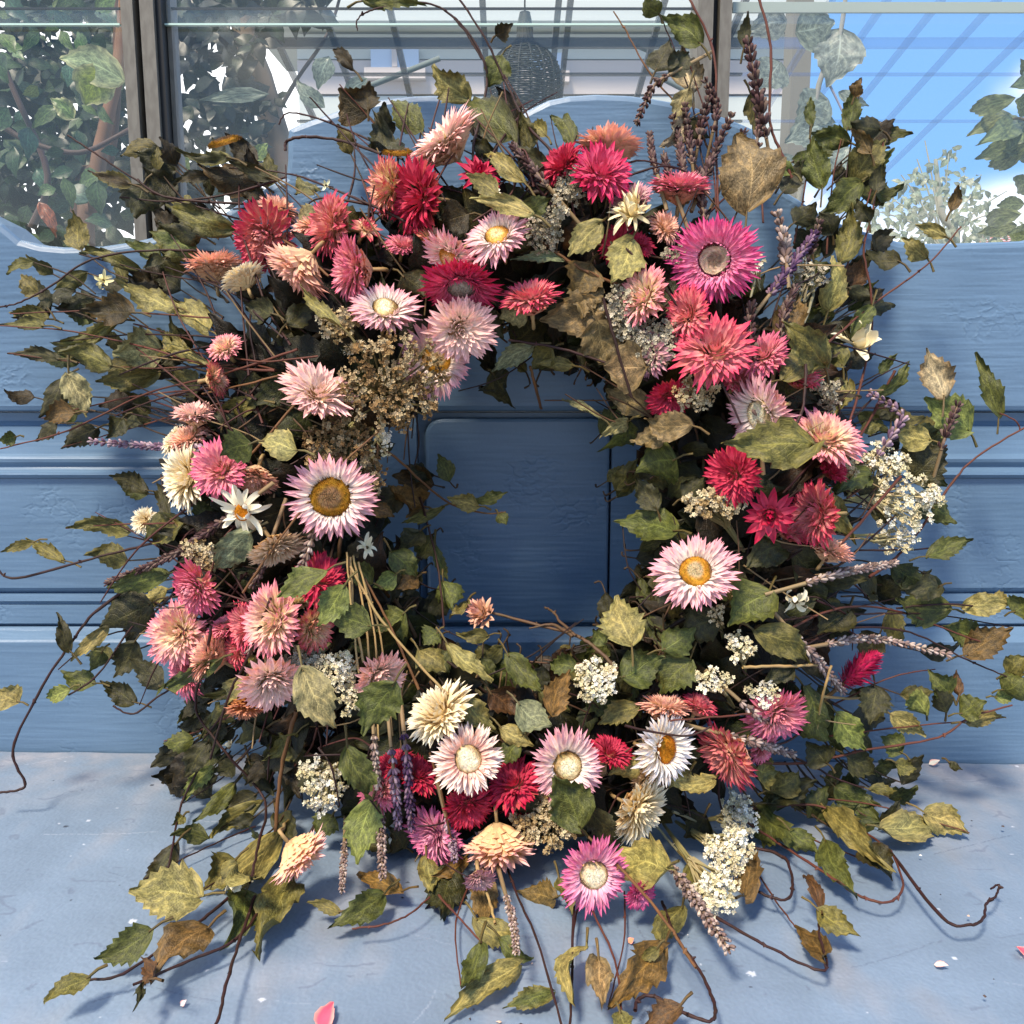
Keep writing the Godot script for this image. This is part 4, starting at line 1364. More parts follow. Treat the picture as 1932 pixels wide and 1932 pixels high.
func make_core() -> void:
	# vine hoop that everything is tied into, and the mass of half hidden leaves between the flowers
	var pale := ["4a3426", "3a2a20", "5e4630", "6e5638", "2c201a"]
	for k in 70:
		var a0 := rnd(0, TAU)
		var span := rnd(0.7, 1.7)
		var rr := rnd(-130, 130)
		var ph := rnd(0, TAU)
		var pts := []
		for i in 8:
			var a := a0 + span * i / 7.0
			var off := rr + 35 * sin(ph + i * 0.9)
			var px := 975 + cos(a) * (RX + off)
			var py := 955 - sin(a) * (RY + off)
			pts.append(spot(px, py, -0.022 - 0.02 * rng.randf() + 0.006 * cos(ph + i), 0.004))
		var s := Shape.new()
		var rel := []
		for p in pts: rel.append(p - pts[0])
		tube(s, smooth_path(rel, 4), rnd(0.0009, 0.0022), rnd(0.0007, 0.0014), lin(pale[k % 5]), 5, 0.15)
		put("vine_stem", s.mesh(), M.twig, wreath, pts[0] - wreath.position)
	var s1 := Shape.new()
	var keys := ["d", "g", "k", "o", "d", "b", "d", "g", "k", "d"]
	for k in 1500:
		var a := rnd(0, TAU)
		var room := lerpf(185.0, 110.0 if sin(a) > 0 else 165.0, absf(sin(a)))
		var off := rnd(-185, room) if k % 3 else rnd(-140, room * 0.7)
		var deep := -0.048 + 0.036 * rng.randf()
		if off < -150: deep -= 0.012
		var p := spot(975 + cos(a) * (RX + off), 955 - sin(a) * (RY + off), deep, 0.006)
		var l := rnd(0.018, 0.036)
		var d := Vector3(cos(a + rnd(-1.3, 1.3)), sin(a + rnd(-1.3, 1.3)), rnd(-0.5, 0.6)).normalized()
		if p.y + d.y * l < 0.004: d.y = absf(d.y)
		if p.z + d.z * l < 0.015: d.z = absf(d.z)
		var col := vary(lin(LEAFCOL[keys[k % 10]]), 0.2) * 0.36  # leaf colour darkened to paint deep shade into the gaps
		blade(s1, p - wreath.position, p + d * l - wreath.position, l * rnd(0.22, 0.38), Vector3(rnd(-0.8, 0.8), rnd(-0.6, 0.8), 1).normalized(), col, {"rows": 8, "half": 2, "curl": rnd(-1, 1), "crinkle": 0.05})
	for q in [[1480, 1665, 235, 720, 62, "dgdkg"], [60, 455, 460, 810, 70, "odlkg"], [290, 520, 280, 500, 34, "kdo"], [1420, 1720, 1290, 1570, 52, "gdgo"], [350, 560, 1250, 1590, 46, "dgdk"], [1540, 1760, 740, 1240, 44, "dgo"], [1130, 1300, 700, 1320, 40, "dgdo"], [690, 850, 860, 1330, 40, "dgmd"], [840, 1330, 1210, 1330, 46, "gdol"], [200, 420, 880, 1260, 34, "dgo"], [650, 1080, 230, 420, 40, "dok"], [850, 1250, 640, 720, 26, "dko"]]:
		for k in int(q[4] * 0.62):
			var px := rnd(q[0], q[1])
			var py := rnd(q[2], q[3])
			if taken(px, py): continue
			var p := spot(px, py, rnd(-0.030, -0.008), 0.008)
			var a := atan2(955 - py, px - 975) + rnd(-1.0, 1.0)
			var l := rnd(0.014, 0.026)
			var d := Vector3(cos(a), sin(a), rnd(-0.4, 0.6)).normalized()
			if p.y + d.y * l < 0.006: d.y = absf(d.y)
			if p.z + d.z * l < 0.022: d.z = absf(d.z)
			var keyset: String = q[5]
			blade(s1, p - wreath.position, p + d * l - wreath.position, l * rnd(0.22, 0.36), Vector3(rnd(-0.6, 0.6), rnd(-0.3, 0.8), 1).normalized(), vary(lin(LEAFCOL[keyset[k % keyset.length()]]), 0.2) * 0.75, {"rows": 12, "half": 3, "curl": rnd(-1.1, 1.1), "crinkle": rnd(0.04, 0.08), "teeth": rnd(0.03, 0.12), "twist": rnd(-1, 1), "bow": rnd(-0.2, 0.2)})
			var root := spot(px + (975 - px) * 0.13, py + (955 - py) * 0.13, -0.014, 0.006)
			tube(s1, smooth_path([p - wreath.position, p.lerp(root, 0.5) - d * 0.004 - wreath.position, root - wreath.position], 3), 0.0005, 0.0007, lin("5a4630"), 4, 0.1)
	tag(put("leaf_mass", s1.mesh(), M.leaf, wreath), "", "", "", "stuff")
	# thin straws and rootlets in the gaps
	var s2 := Shape.new()
	for k in 420:
		var a := rnd(0, TAU)
		var off := rnd(-185, 160)
		var p := spot(975 + cos(a) * (RX + off), 955 - sin(a) * (RY + off), rnd(-0.03, -0.004), 0.006)
		var dirn := a + PI / 2 + rnd(-0.9, 0.9) if k % 2 else a + rnd(-0.7, 0.7)
		var d := Vector3(cos(dirn), sin(dirn), rnd(-0.3, 0.3)).normalized() * rnd(0.02, 0.06)
		if p.y + d.y < 0.004: d.y = -d.y
		if p.z + d.z < 0.01: d.z = -d.z
		var bend := Vector3(rnd(-1, 1), rnd(-1, 1), rnd(-1, 1)) * 0.006
		tube(s2, smooth_path([p - wreath.position, p + d * 0.5 + bend - wreath.position, p + d - wreath.position], 4), 0.0006, 0.0004, lin(["3a2620", "5a4230", "8a7250", "2c1e1a"][k % 4]), 4, 0.1)
	for k in 150:   # dark wiry shoots that stick out past the flowers
		var a := rnd(1.2, 4.0) if k % 2 else rnd(0, TAU)
		var off := rnd(60, 180)
		var reach := rnd(60, 210)
		if sin(a) < -0.5: reach *= 0.5
		var p := spot(975 + cos(a) * (RX + off), 955 - sin(a) * (RY + off), rnd(-0.01, 0.008), 0.008)
		var a2 := a + rnd(-0.25, 0.25)
		var q := spot(975 + cos(a2) * (RX + off + reach), 955 - sin(a2) * (RY + off + reach), rnd(-0.01, 0.02), 0.008)
		var mid := p.lerp(q, 0.5) + Vector3(rnd(-1, 1), rnd(-0.2, 1), rnd(-0.5, 1)) * 0.007
		tube(s2, smooth_path([p - wreath.position, mid - wreath.position, q - wreath.position], 5), 0.0008, 0.0004, lin(["3a201c", "4c2a24", "2c1a18"][k % 3]), 4, 0.15)
	tag(put("fine_stems", s2.mesh(), M.twig, wreath), "", "", "", "stuff")

# ---------------------------------------------------------------- where everything in the wreath sits
func make_wreath() -> void:
	wreath = base("wreath", Vector3(0, 0, 0.12))
	tag(wreath, "large dried flower wreath of pink strawflowers and curling leaves leaning on the blue bench", "wreath")
	for q in [
		["open", 835, 262, 158, 128, 84, "blush", "cream", 0.006], ["star", 905, 328, 92, 80, 45, "crimson"], ["half", 728, 352, 120, 175, 68, "redcream"], ["half", 785, 372, 145, 175, 55, "crimson"],
		["dome", 497, 448, 138, 205, 28, "rose"], ["half", 527, 396, 88, 70, 82, "peach"], ["half", 560, 508, 130, 225, 100, "peach"], ["half", 404, 498, 104, 95, 98, "peach"],
		["half", 620, 425, 124, 170, 68, "rose"], ["star", 691, 430, 72, 60, 55, "redcream"], ["half", 662, 508, 128, 180, 72, "pink"], ["open", 727, 582, 128, 82, 48, "pinkwhite", "cream"],
		["open", 938, 445, 124, 108, 52, "pinkwhite", "gold", 0.008], ["open", 848, 488, 118, 215, 52, "pinkwhite", "gold"], ["open", 870, 540, 146, 268, 52, "magenta", "grey", 0.004], ["half", 870, 622, 124, 300, 14, "blush", "", 0.006],
		["open", 822, 676, 150, 20, 22, "pinkwhite", "ochre", -0.006], ["half", 1001, 560, 110, 96, 72, "coral"], ["half", 820, 452, 80, 60, 75, "redcream", "", -0.01], ["half", 1057, 310, 94, 140, 62, "crimson"],
		["half", 1150, 272, 134, 82, 96, "peach"], ["half", 1135, 325, 126, 70, 58, "magenta", "", 0.008], ["half", 1283, 350, 112, 85, 86, "pink"], ["half", 1192, 378, 88, 120, 60, "mauve", "", -0.004],
		["open", 1348, 490, 166, 200, 16, "hot", "fluff", 0.008], ["half", 1213, 558, 112, 150, 48, "creampink"], ["half", 1296, 596, 104, 150, 48, "coral"], ["half", 1348, 660, 146, 75, 40, "coral", "", 0.006],
		["half", 1438, 670, 96, 100, 45, "pink"], ["half", 1508, 708, 84, 60, 60, "coral", "", -0.004], ["open", 1435, 784, 154, 205, 46, "pinkwhite", "beige"], ["half", 1558, 826, 132, 78, 50, "creampink", "", 0.004],
		["half", 1383, 897, 108, 190, 25, "crimson"], ["half", 1571, 884, 66, 40, 60, "crimson", "", -0.006], ["star", 1453, 973, 112, 275, 12, "crimson", "", 0.006], ["half", 1538, 970, 130, 185, 52, "coral"],
		["half", 1568, 1036, 84, 60, 82, "peach"], ["open", 1312, 1079, 156, 88, 25, "pinkwhite", "ochre", 0.008], ["half", 1263, 752, 84, 280, 30, "crimson", "", -0.006], ["half", 1223, 668, 92, 180, 35, "mauve", "", -0.004],
		["half", 1166, 458, 76, 120, 40, "crimson", "", -0.014], ["half", 601, 738, 126, 62, 38, "blush", "", 0.008], ["half", 424, 655, 66, 120, 60, "creampink"], ["half", 408, 714, 66, 10, 60, "redcream"],
		["half", 367, 780, 80, 90, 72, "blush"], ["half", 357, 826, 78, 120, 70, "peach", "", -0.006], ["half", 350, 900, 124, 172, 58, "cream"], ["half", 413, 885, 110, 150, 28, "pink", "", 0.006],
		["half", 480, 905, 92, 250, 70, "peach", "", -0.012], ["open", 625, 938, 158, 205, 14, "pinkwhite", "brown", 0.010], ["half", 523, 1036, 96, 300, 60, "beige"], ["dome", 366, 1112, 112, 205, 50, "pink", "", 0.008],
		["half", 335, 1195, 118, 170, 24, "creampink", "", 0.014], ["half", 350, 1268, 96, 185, 60, "pink", "", 0.012], ["half", 392, 1235, 112, 150, 82, "peach", "", 0.004], ["half", 512, 1170, 134, 175, 46, "creampink", "", 0.010],
		["half", 462, 1182, 100, 180, 60, "coral", "", -0.008], ["half", 604, 1094, 110, 60, 50, "crimson", "", -0.004], ["half", 594, 1186, 92, 330, 45, "redcream"], ["half", 512, 1288, 126, 280, 48, "blush", "", 0.014],
		["half", 466, 1334, 84, 270, 90, "rust"], ["half", 443, 1228, 70, 190, 60, "coral", "", -0.01], ["half", 719, 1279, 110, 310, 45, "blush"], ["half", 829, 1344, 134, 150, 52, "cream"],
		["open", 883, 1432, 134, 0, 12, "apricot", "beige", 0.008], ["open", 1070, 1445, 144, 335, 18, "pinkwhite", "cream", 0.008], ["open", 1255, 1413, 140, 355, 52, "white", "orange", 0.006], ["half", 1153, 1418, 74, 60, 40, "crimson", "", -0.008],
		["half", 1208, 1530, 126, 335, 62, "cream", "", 0.004], ["half", 941, 1597, 142, 275, 112, "golden", "", 0.006], ["open", 1120, 1650, 138, 300, 20, "lilac", "beige"], ["half", 884, 1521, 100, 285, 55, "crimson"],
		["half", 970, 1478, 108, 120, 45, "crimson", "", -0.008], ["half", 716, 1488, 94, 190, 40, "pink", "", -0.006], ["half", 790, 1462, 84, 60, 45, "crimson", "", -0.008], ["half", 818, 1577, 112, 205, 48, "lilac", "", -0.004],
		["half", 565, 1616, 112, 305, 105, "golden"], ["half", 1369, 1425, 132, 215, 66, "rose"], ["half", 1466, 1350, 114, 320, 50, "pink"], ["half", 1255, 1334, 92, 80, 80, "peach", "", -0.008],
		["half", 1208, 1688, 66, 300, 50, "hot", "", -0.008], ["bud", 903, 1155, 80, 150, 40, "peach", "", -0.004], ["half", 460, 524, 78, 110, 125, "cream"], ["half", 272, 982, 52, 170, 40, "cream"],
		["half", 1500, 690, 60, 100, 40, "pink", "", -0.004], ["half", 990, 1520, 84, 100, 60, "crimson", "", -0.016], ["half", 665, 655, 50, 100, 60, "cream", "", -0.02], ["half", 590, 424, 70, 100, 70, "peach", "", -0.008], ["half", 760, 462, 62, 80, 60, "pink", "", -0.012], ["half", 1392, 716, 72, 60, 55, "coral", "", -0.012], ["half", 1310, 350, 70, 60, 80, "peach", "", -0.008], ["half", 1205, 462, 60, 90, 50, "crimson", "", -0.014], ["half", 330, 830, 62, 140, 70, "cream", "", -0.01], ["half", 430, 1180, 72, 120, 60, "pink", "", -0.012], ["half", 560, 1130, 64, 80, 60, "cream", "", -0.014], ["half", 1320, 1330, 70, 60, 70, "coral", "", -0.01], ["half", 1440, 1410, 64, 330, 60, "pink", "", -0.008], ["half", 745, 1440, 70, 120, 50, "crimson", "", -0.01], ["half", 1225, 1470, 70, 300, 60, "beige", "", -0.012], ["half", 905, 1660, 60, 280, 60, "mauve", "", -0.01], ["half", 1490, 1000, 70, 60, 60, "coral", "", -0.012], ["half", 1255, 430, 70, 40, 60, "peach", "", -0.012]]:
		strawflower(q[0], q[1], q[2], q[3], q[4], q[5], q[6], q[7] if q.size() > 7 else "", q[8] if q.size() > 8 else 0.0)
	plume(1588, 1292, 1650, 1238, 74, "magenta", "magenta feathery plume at the right above the seat")
	ragged(1194, 404, 112, 110, 40, ["efdba0", "f2e4bc"], 46, 0.14, "", 0.008, "cream dried daisy with curled ragged petals", 0.1, 1.4, 3.0)
	ragged(457, 965, 124, 200, 25, ["ece2c2", "f0e8d2"], 22, 0.19, "orange", 0.010, "white dried daisy with orange centre", -0.4, 0.9, 2.4)
	ragged(1620, 655, 118, 80, 52, ["ecdcae", "f2e8c8"], 12, 0.44, "", 0.004, "cream papery bloom with broad petals", 0.45, 1.25, 1.0)
	ragged(443, 1652, 92, 270, 60, ["f0e6c0", "efe4c4"], 10, 0.30, "", 0.004, "drooping cream bloom above the seat", 0.4, 1.3, 2.2)
	ragged(692, 1033, 56, 80, 30, ["e0d8b4", "e8e2c8"], 9, 0.30, "", 0.004, "small crumpled cream bloom", -0.2, 1.4, 3.4)
	ragged(195, 530, 50, 150, 30, ["d8cc90", "e0d6a8"], 10, 0.26, "", 0.0, "small yellow cream bloom at the left", -0.2, 1.4, 3.4)
	ragged(1500, 1135, 90, 270, 40, ["e4d8b4", "eae2c8"], 9, 0.24, "", 0.006, "shrivelled white petals hanging right of centre", -0.6, 1.2, 3.4)
	ragged(615, 350, 34, 90, 30, ["e8e4b4", "eeeac4"], 5, 0.3, "", 0.0, "tiny pale star bloom")
	ragged(935, 365, 30, 90, 20, ["f0ead0", "f0ead0"], 6, 0.4, "", 0.0, "tiny white bloom")
	ragged(432, 1408, 44, 90, 40, ["e4d8b4", "eae2c8"], 7, 0.3, "", 0.0, "tiny white bloom at lower left", -0.2, 1.4, 3.4)
	for q in [[425, 273, 33, 15], [750, 292, 30, 0]]:   # spent heads, bristles only
		var c := spot(q[0], q[1], 0.0)
		var o := base("spent_flower_head", c - wreath.position, wreath)
		o.set_meta("label", "brown bristly seed head without petals")
		o.transform.basis = Basis(Vector3.RIGHT, deg_to_rad(-72)).rotated(Vector3(0, 0, 1), deg_to_rad(q[3]))
		flower_disc(o, q[2] * scale_at(c), "brown")
	for q in [[742, 722, 224, 196, 20, "brown", 430, -40, 60, 6.5, 0.022], [640, 842, 140, 128, -30, "brown", 210, 40, -60, 6.5], [700, 900, 60, 70, 0, "brown", 60, 0, -60, 6.0], [722, 838, 60, 50, 0, "white", 26, -20, -30, 5.5],
		[636, 608, 90, 60, 10, "tan", 80, 60, 60, 6.5], [1078, 352, 64, 60, 30, "grey", 90, -20, 60, 6.5], [1030, 425, 74, 110, -30, "grey", 140, 40, 40, 6.5], [1178, 590, 70, 110, 20, "grey", 120, 40, 90, 7.0],
		[1235, 650, 110, 100, -20, "grey", 130, 60, 60, 7.0], [1312, 742, 84, 66, 0, "tan", 110, -40, 40, 6.0], [1344, 950, 124, 52, 5, "tan", 120, 60, 90, 6.5], [1690, 930, 180, 126, -60, "white", 260, -120, 20, 7.0],
		[1655, 865, 80, 50, 40, "white", 60, -40, 60, 6.5], [1760, 935, 56, 40, 0, "white", 40, -70, 10, 6.0], [1690, 1020, 90, 44, 10, "white", 60, -90, -10, 6.5], [1398, 1220, 56, 70, 0, "white", 50, 10, 60, 5.5], [1345, 1285, 70, 50, 0, "white", 50, 40, 50, 6.0],
		[1440, 1310, 70, 44, 0, "white", 60, -30, 40, 5.5], [1355, 1160, 30, 40, 0, "tan", 26, 10, 50, 5.0], [1125, 1283, 88, 84, 0, "white", 170, 40, 30, 5.5], [580, 1252, 96, 66, -20, "grey", 120, 60, -50, 6.0], [637, 1266, 80, 74, -40, "white", 110, 40, -70, 6.0], [660, 1320, 40, 56, 0, "white", 40, 10, -80, 6.0],
		[606, 1482, 84, 120, 20, "white", 150, 60, -90, 6.0], [1024, 1552, 124, 120, 0, "tan", 210, 40, -60, 6.0], [1395, 1540, 66, 90, 20, "white", 100, -80, 10, 6.5], [1375, 1610, 100, 90, 40, "white", 150, -100, -60, 6.5], [1352, 1685, 90, 80, 30, "white", 130, -100, -130, 6.5],
		[385, 1048, 92, 46, -30, "tan", 90, 40, -30, 6.0], [1522, 520, 80, 60, 20, "grey", 60, -20, 100, 6.0], [1562, 745, 44, 80, 20, "grey", 50, -10, 60, 6.0], [1425, 500, 36, 30, 0, "white", 18, 10, 90, 5.5], [1600, 880, 40, 40, 0, "tan", 40, 0, 60, 5.5], [1275, 480, 40, 30, 0, "grey", 26, 30, 30, 6.0]]:
		yarrow(q[0], q[1], q[2], q[3], q[4], q[5], q[6], q[7], q[8], q[9], q[10] if q.size() > 10 else 0.010)
	for q in [[[[1446, 262], [1425, 150], [1410, 74]], 34, "brown"], [[[1316, 280], [1328, 220], [1341, 172]], 26, "brown"], [[[1324, 350], [1352, 280], [1382, 212]], 26, "brown"], [[[1290, 330], [1280, 260], [1268, 214]], 24, "brown"], [[[1345, 250], [1352, 200], [1330, 150]], 22, "brown"], [[[1306, 310], [1298, 250], [1292, 192]], 22, "brown"], [[[1366, 340], [1386, 295], [1402, 250]], 24, "brown"], [[[1276, 370], [1262, 330], [1252, 292]], 22, "brown"], [[[1420, 300], [1432, 250], [1440, 196]], 24, "brown"], [[[1240, 330], [1230, 290], [1226, 250]], 20, "brown"], [[[1520, 500], [1534, 460], [1546, 420]], 24, "brown"], [[[1330, 420], [1322, 370], [1318, 320]], 24, "brown"],
		[[[1262, 142], [1235, 160], [1215, 200], [1200, 236]], 22, "brown"], [[[1034, 352], [1000, 312], [964, 272]], 24, "brown"], [[[1452, 556], [1495, 500], [1540, 437]], 30, "purple"], [[[1484, 500], [1478, 450], [1466, 400]], 34, "grey"], [[[384, 845], [290, 842], [168, 832]], 24, "mauve"], [[[450, 960], [330, 1045], [202, 1100]], 24, "brown"],
		[[[610, 950], [560, 1090], [470, 1230]], 24, "grey"], [[[712, 1450], [718, 1540], [722, 1658]], 24, "grey"], [[[738, 1410], [745, 1480], [752, 1566]], 26, "mauve"], [[[762, 1380], [770, 1460], [776, 1566]], 26, "purple"], [[[705, 1385], [708, 1430], [712, 1470]], 20, "grey"], [[[650, 1590], [648, 1640], [645, 1680]], 18, "grey"], [[[842, 1540], [852, 1580], [858, 1622]], 22, "mauve"],
		[[[1262, 1628], [1320, 1710], [1376, 1792]], 30, "grey"], [[[1500, 1200], [1545, 1250], [1590, 1305]], 26, "grey"], [[[1560, 1215], [1650, 1205], [1790, 1235]], 24, "grey"], [[[1520, 1100], [1600, 1078], [1690, 1062]], 24, "grey"], [[[1376, 1388], [1430, 1402], [1498, 1424]], 26, "grey"], [[[1396, 1322], [1430, 1350], [1480, 1378]], 24, "grey"],
		[[[1655, 862], [1690, 810], [1700, 780], [1640, 742]], 26, "mauve"], [[[1776, 850], [1788, 810], [1808, 764]], 26, "brown"], [[[1432, 790], [1430, 750], [1438, 720]], 34, "brown"], [[[1470, 640], [1480, 590], [1500, 545]], 26, "brown"], [[[1425, 690], [1415, 620], [1418, 570]], 30, "brown"], [[[955, 1690], [968, 1740], [975, 1800]], 20, "grey"], [[[505, 1040], [490, 1080], [470, 1110]], 24, "brown"]]:
		lavender(q[0], q[1], q[2])
	make_core()
	leaves_left()
	leaves_middle()
	leaves_right()
	twigs()

func leaves_left() -> void:
	for q in [[245, 347, 165, 322, 30, "ko", 0.9], [268, 350, 255, 412, 58, "d"], [430, 297, 330, 280, 24, "do", 1.4], [482, 345, 372, 308, 56, "km"], [508, 335, 432, 303, 30, "d", 1.0], [400, 330, 328, 350, 26, "kd"], [500, 385, 467, 348, 28, "k"], [442, 432, 313, 388, 50, "od", 0.9], [372, 445, 294, 420, 40, "d"], [372, 472, 282, 438, 70, "go", 0.5],
		[302, 485, 236, 455, 36, "g"], [262, 508, 150, 478, 24, "od", 1.2], [310, 488, 270, 507, 24, "d"], [90, 583, 68, 528, 24, "d"], [87, 602, 16, 590, 36, "o"], [80, 615, -2, 612, 26, "od", 1.1], [247, 590, 148, 585, 52, "km"], [328, 578, 218, 530, 62, "yo", -0.6], [216, 608, 96, 647, 34, "ol", 0.9], [302, 662, 212, 666, 86, "p", 0.4], [352, 672, 298, 618, 42, "l"], [392, 622, 328, 568, 52, "yl"],
		[512, 592, 460, 573, 46, "d"], [640, 614, 568, 536, 24, "l", 1.5, 0.02], [110, 678, 14, 668, 28, "d", 1.0], [207, 690, 108, 665, 42, "od"], [118, 718, 72, 788, 42, "d"], [128, 706, 162, 788, 52, "p", 0.9], [140, 780, 83, 792, 36, "m"], [180, 810, 116, 847, 42, "d"], [230, 790, 198, 827, 36, "d"], [240, 795, 272, 802, 30, "d"], [296, 702, 180, 720, 48, "ol", 0.8], [390, 712, 316, 716, 54, "dk"], [387, 688, 298, 674, 24, "l", 1.2],
		[30, 825, -4, 830, 28, "g"], [277, 926, 205, 897, 40, "d"], [240, 1003, 123, 996, 38, "o", 0.9], [62, 1024, 0, 1042, 20, "o", 1.0], [118, 1058, 48, 1016, 28, "o", 1.0], [316, 976, 296, 912, 22, "d", 1.2], [347, 990, 298, 1032, 46, "o"], [470, 1008, 403, 1078, 68, "s", 0.5, 0.014], [472, 838, 415, 860, 72, "g", 0.4, 0.03], [558, 850, 488, 834, 64, "y", 0.5, 0.02], [480, 760, 403, 776, 42, "o"], [312, 1085, 202, 1106, 48, "g"], [282, 1140, 188, 1182, 72, "d"], [312, 1115, 243, 1131, 36, "y"],
		[612, 1080, 522, 1127, 56, "gv", 0.5, 0.03], [648, 1108, 600, 1182, 62, "v", 0.4, 0.03], [697, 1182, 618, 1160, 66, "g", 0.4, 0.026], [202, 1183, 133, 1248, 28, "yw", 1.1], [130, 1228, 106, 1155, 26, "d", 1.1], [177, 1290, 114, 1265, 46, "g", 0.7], [252, 1213, 214, 1278, 54, "d"], [302, 1297, 243, 1243, 50, "d"], [252, 1326, 188, 1284, 34, "d"], [192, 1230, 168, 1268, 28, "g"], [34, 1325, -4, 1300, 58, "y", 0.5], [131, 1300, 87, 1316, 27, "v"], [407, 1250, 298, 1302, 32, "g", 1.4, 0.02], [472, 1248, 376, 1312, 66, "o", 0.5, 0.012], [463, 1280, 433, 1334, 38, "y"],
		[364, 1394, 308, 1402, 40, "g"], [427, 1345, 378, 1392, 42, "l"], [392, 1400, 348, 1464, 44, "d"], [402, 1450, 343, 1518, 30, "v"], [442, 1440, 398, 1462, 38, "d"], [556, 1388, 498, 1433, 58, "o"], [502, 1375, 443, 1402, 48, "d"], [470, 1440, 517, 1502, 58, "d"], [442, 1480, 363, 1552, 34, "g"], [492, 1515, 398, 1582, 36, "l", 1.0], [482, 1500, 423, 1527, 36, "d"], [570, 1263, 634, 1374, 80, "p", 0.5, 0.03], [742, 1292, 684, 1388, 84, "g", 0.4, 0.028], [655, 1412, 692, 1508, 56, "g", 1.3, 0.02], [702, 1512, 675, 1632, 70, "v", 0.7, 0.016],
		[332, 1604, 268, 1662, 50, "dk"], [376, 1694, 243, 1680, 112, "w", 0.4], [442, 1630, 378, 1682, 58, "o"], [532, 1578, 473, 1662, 68, "y", 0.4, 0.02], [547, 1650, 483, 1804, 74, "o", 0.7], [462, 1703, 420, 1792, 60, "g"], [283, 1758, 176, 1807, 62, "g", 1.0], [392, 1753, 283, 1854, 80, "m", 0.5], [282, 1850, 266, 1806, 36, "b", 1.0], [268, 1862, 252, 1908, 16, "d"], [167, 1845, 82, 1892, 42, "ol", 1.0], [722, 1690, 618, 1752, 52, "g", 1.1], [642, 1722, 578, 1702, 26, "o"], [346, 1540, 323, 1557, 20, "o"], [562, 1428, 538, 1524, 74, "d"], [627, 1540, 598, 1582, 54, "g"], [600, 1480, 560, 1440, 50, "d"], [520, 1540, 560, 1590, 46, "d"], [420, 800, 440, 770, 40, "d"], [540, 610, 600, 570, 40, "d"], [590, 360, 560, 330, 40, "o"], [600, 400, 560, 420, 60, "p", 0.4]]:
		leaf(q[0], q[1], q[2], q[3], q[4], q[5], q[6] if q.size() > 6 else -9.0, q[7] if q.size() > 7 else -9.0)

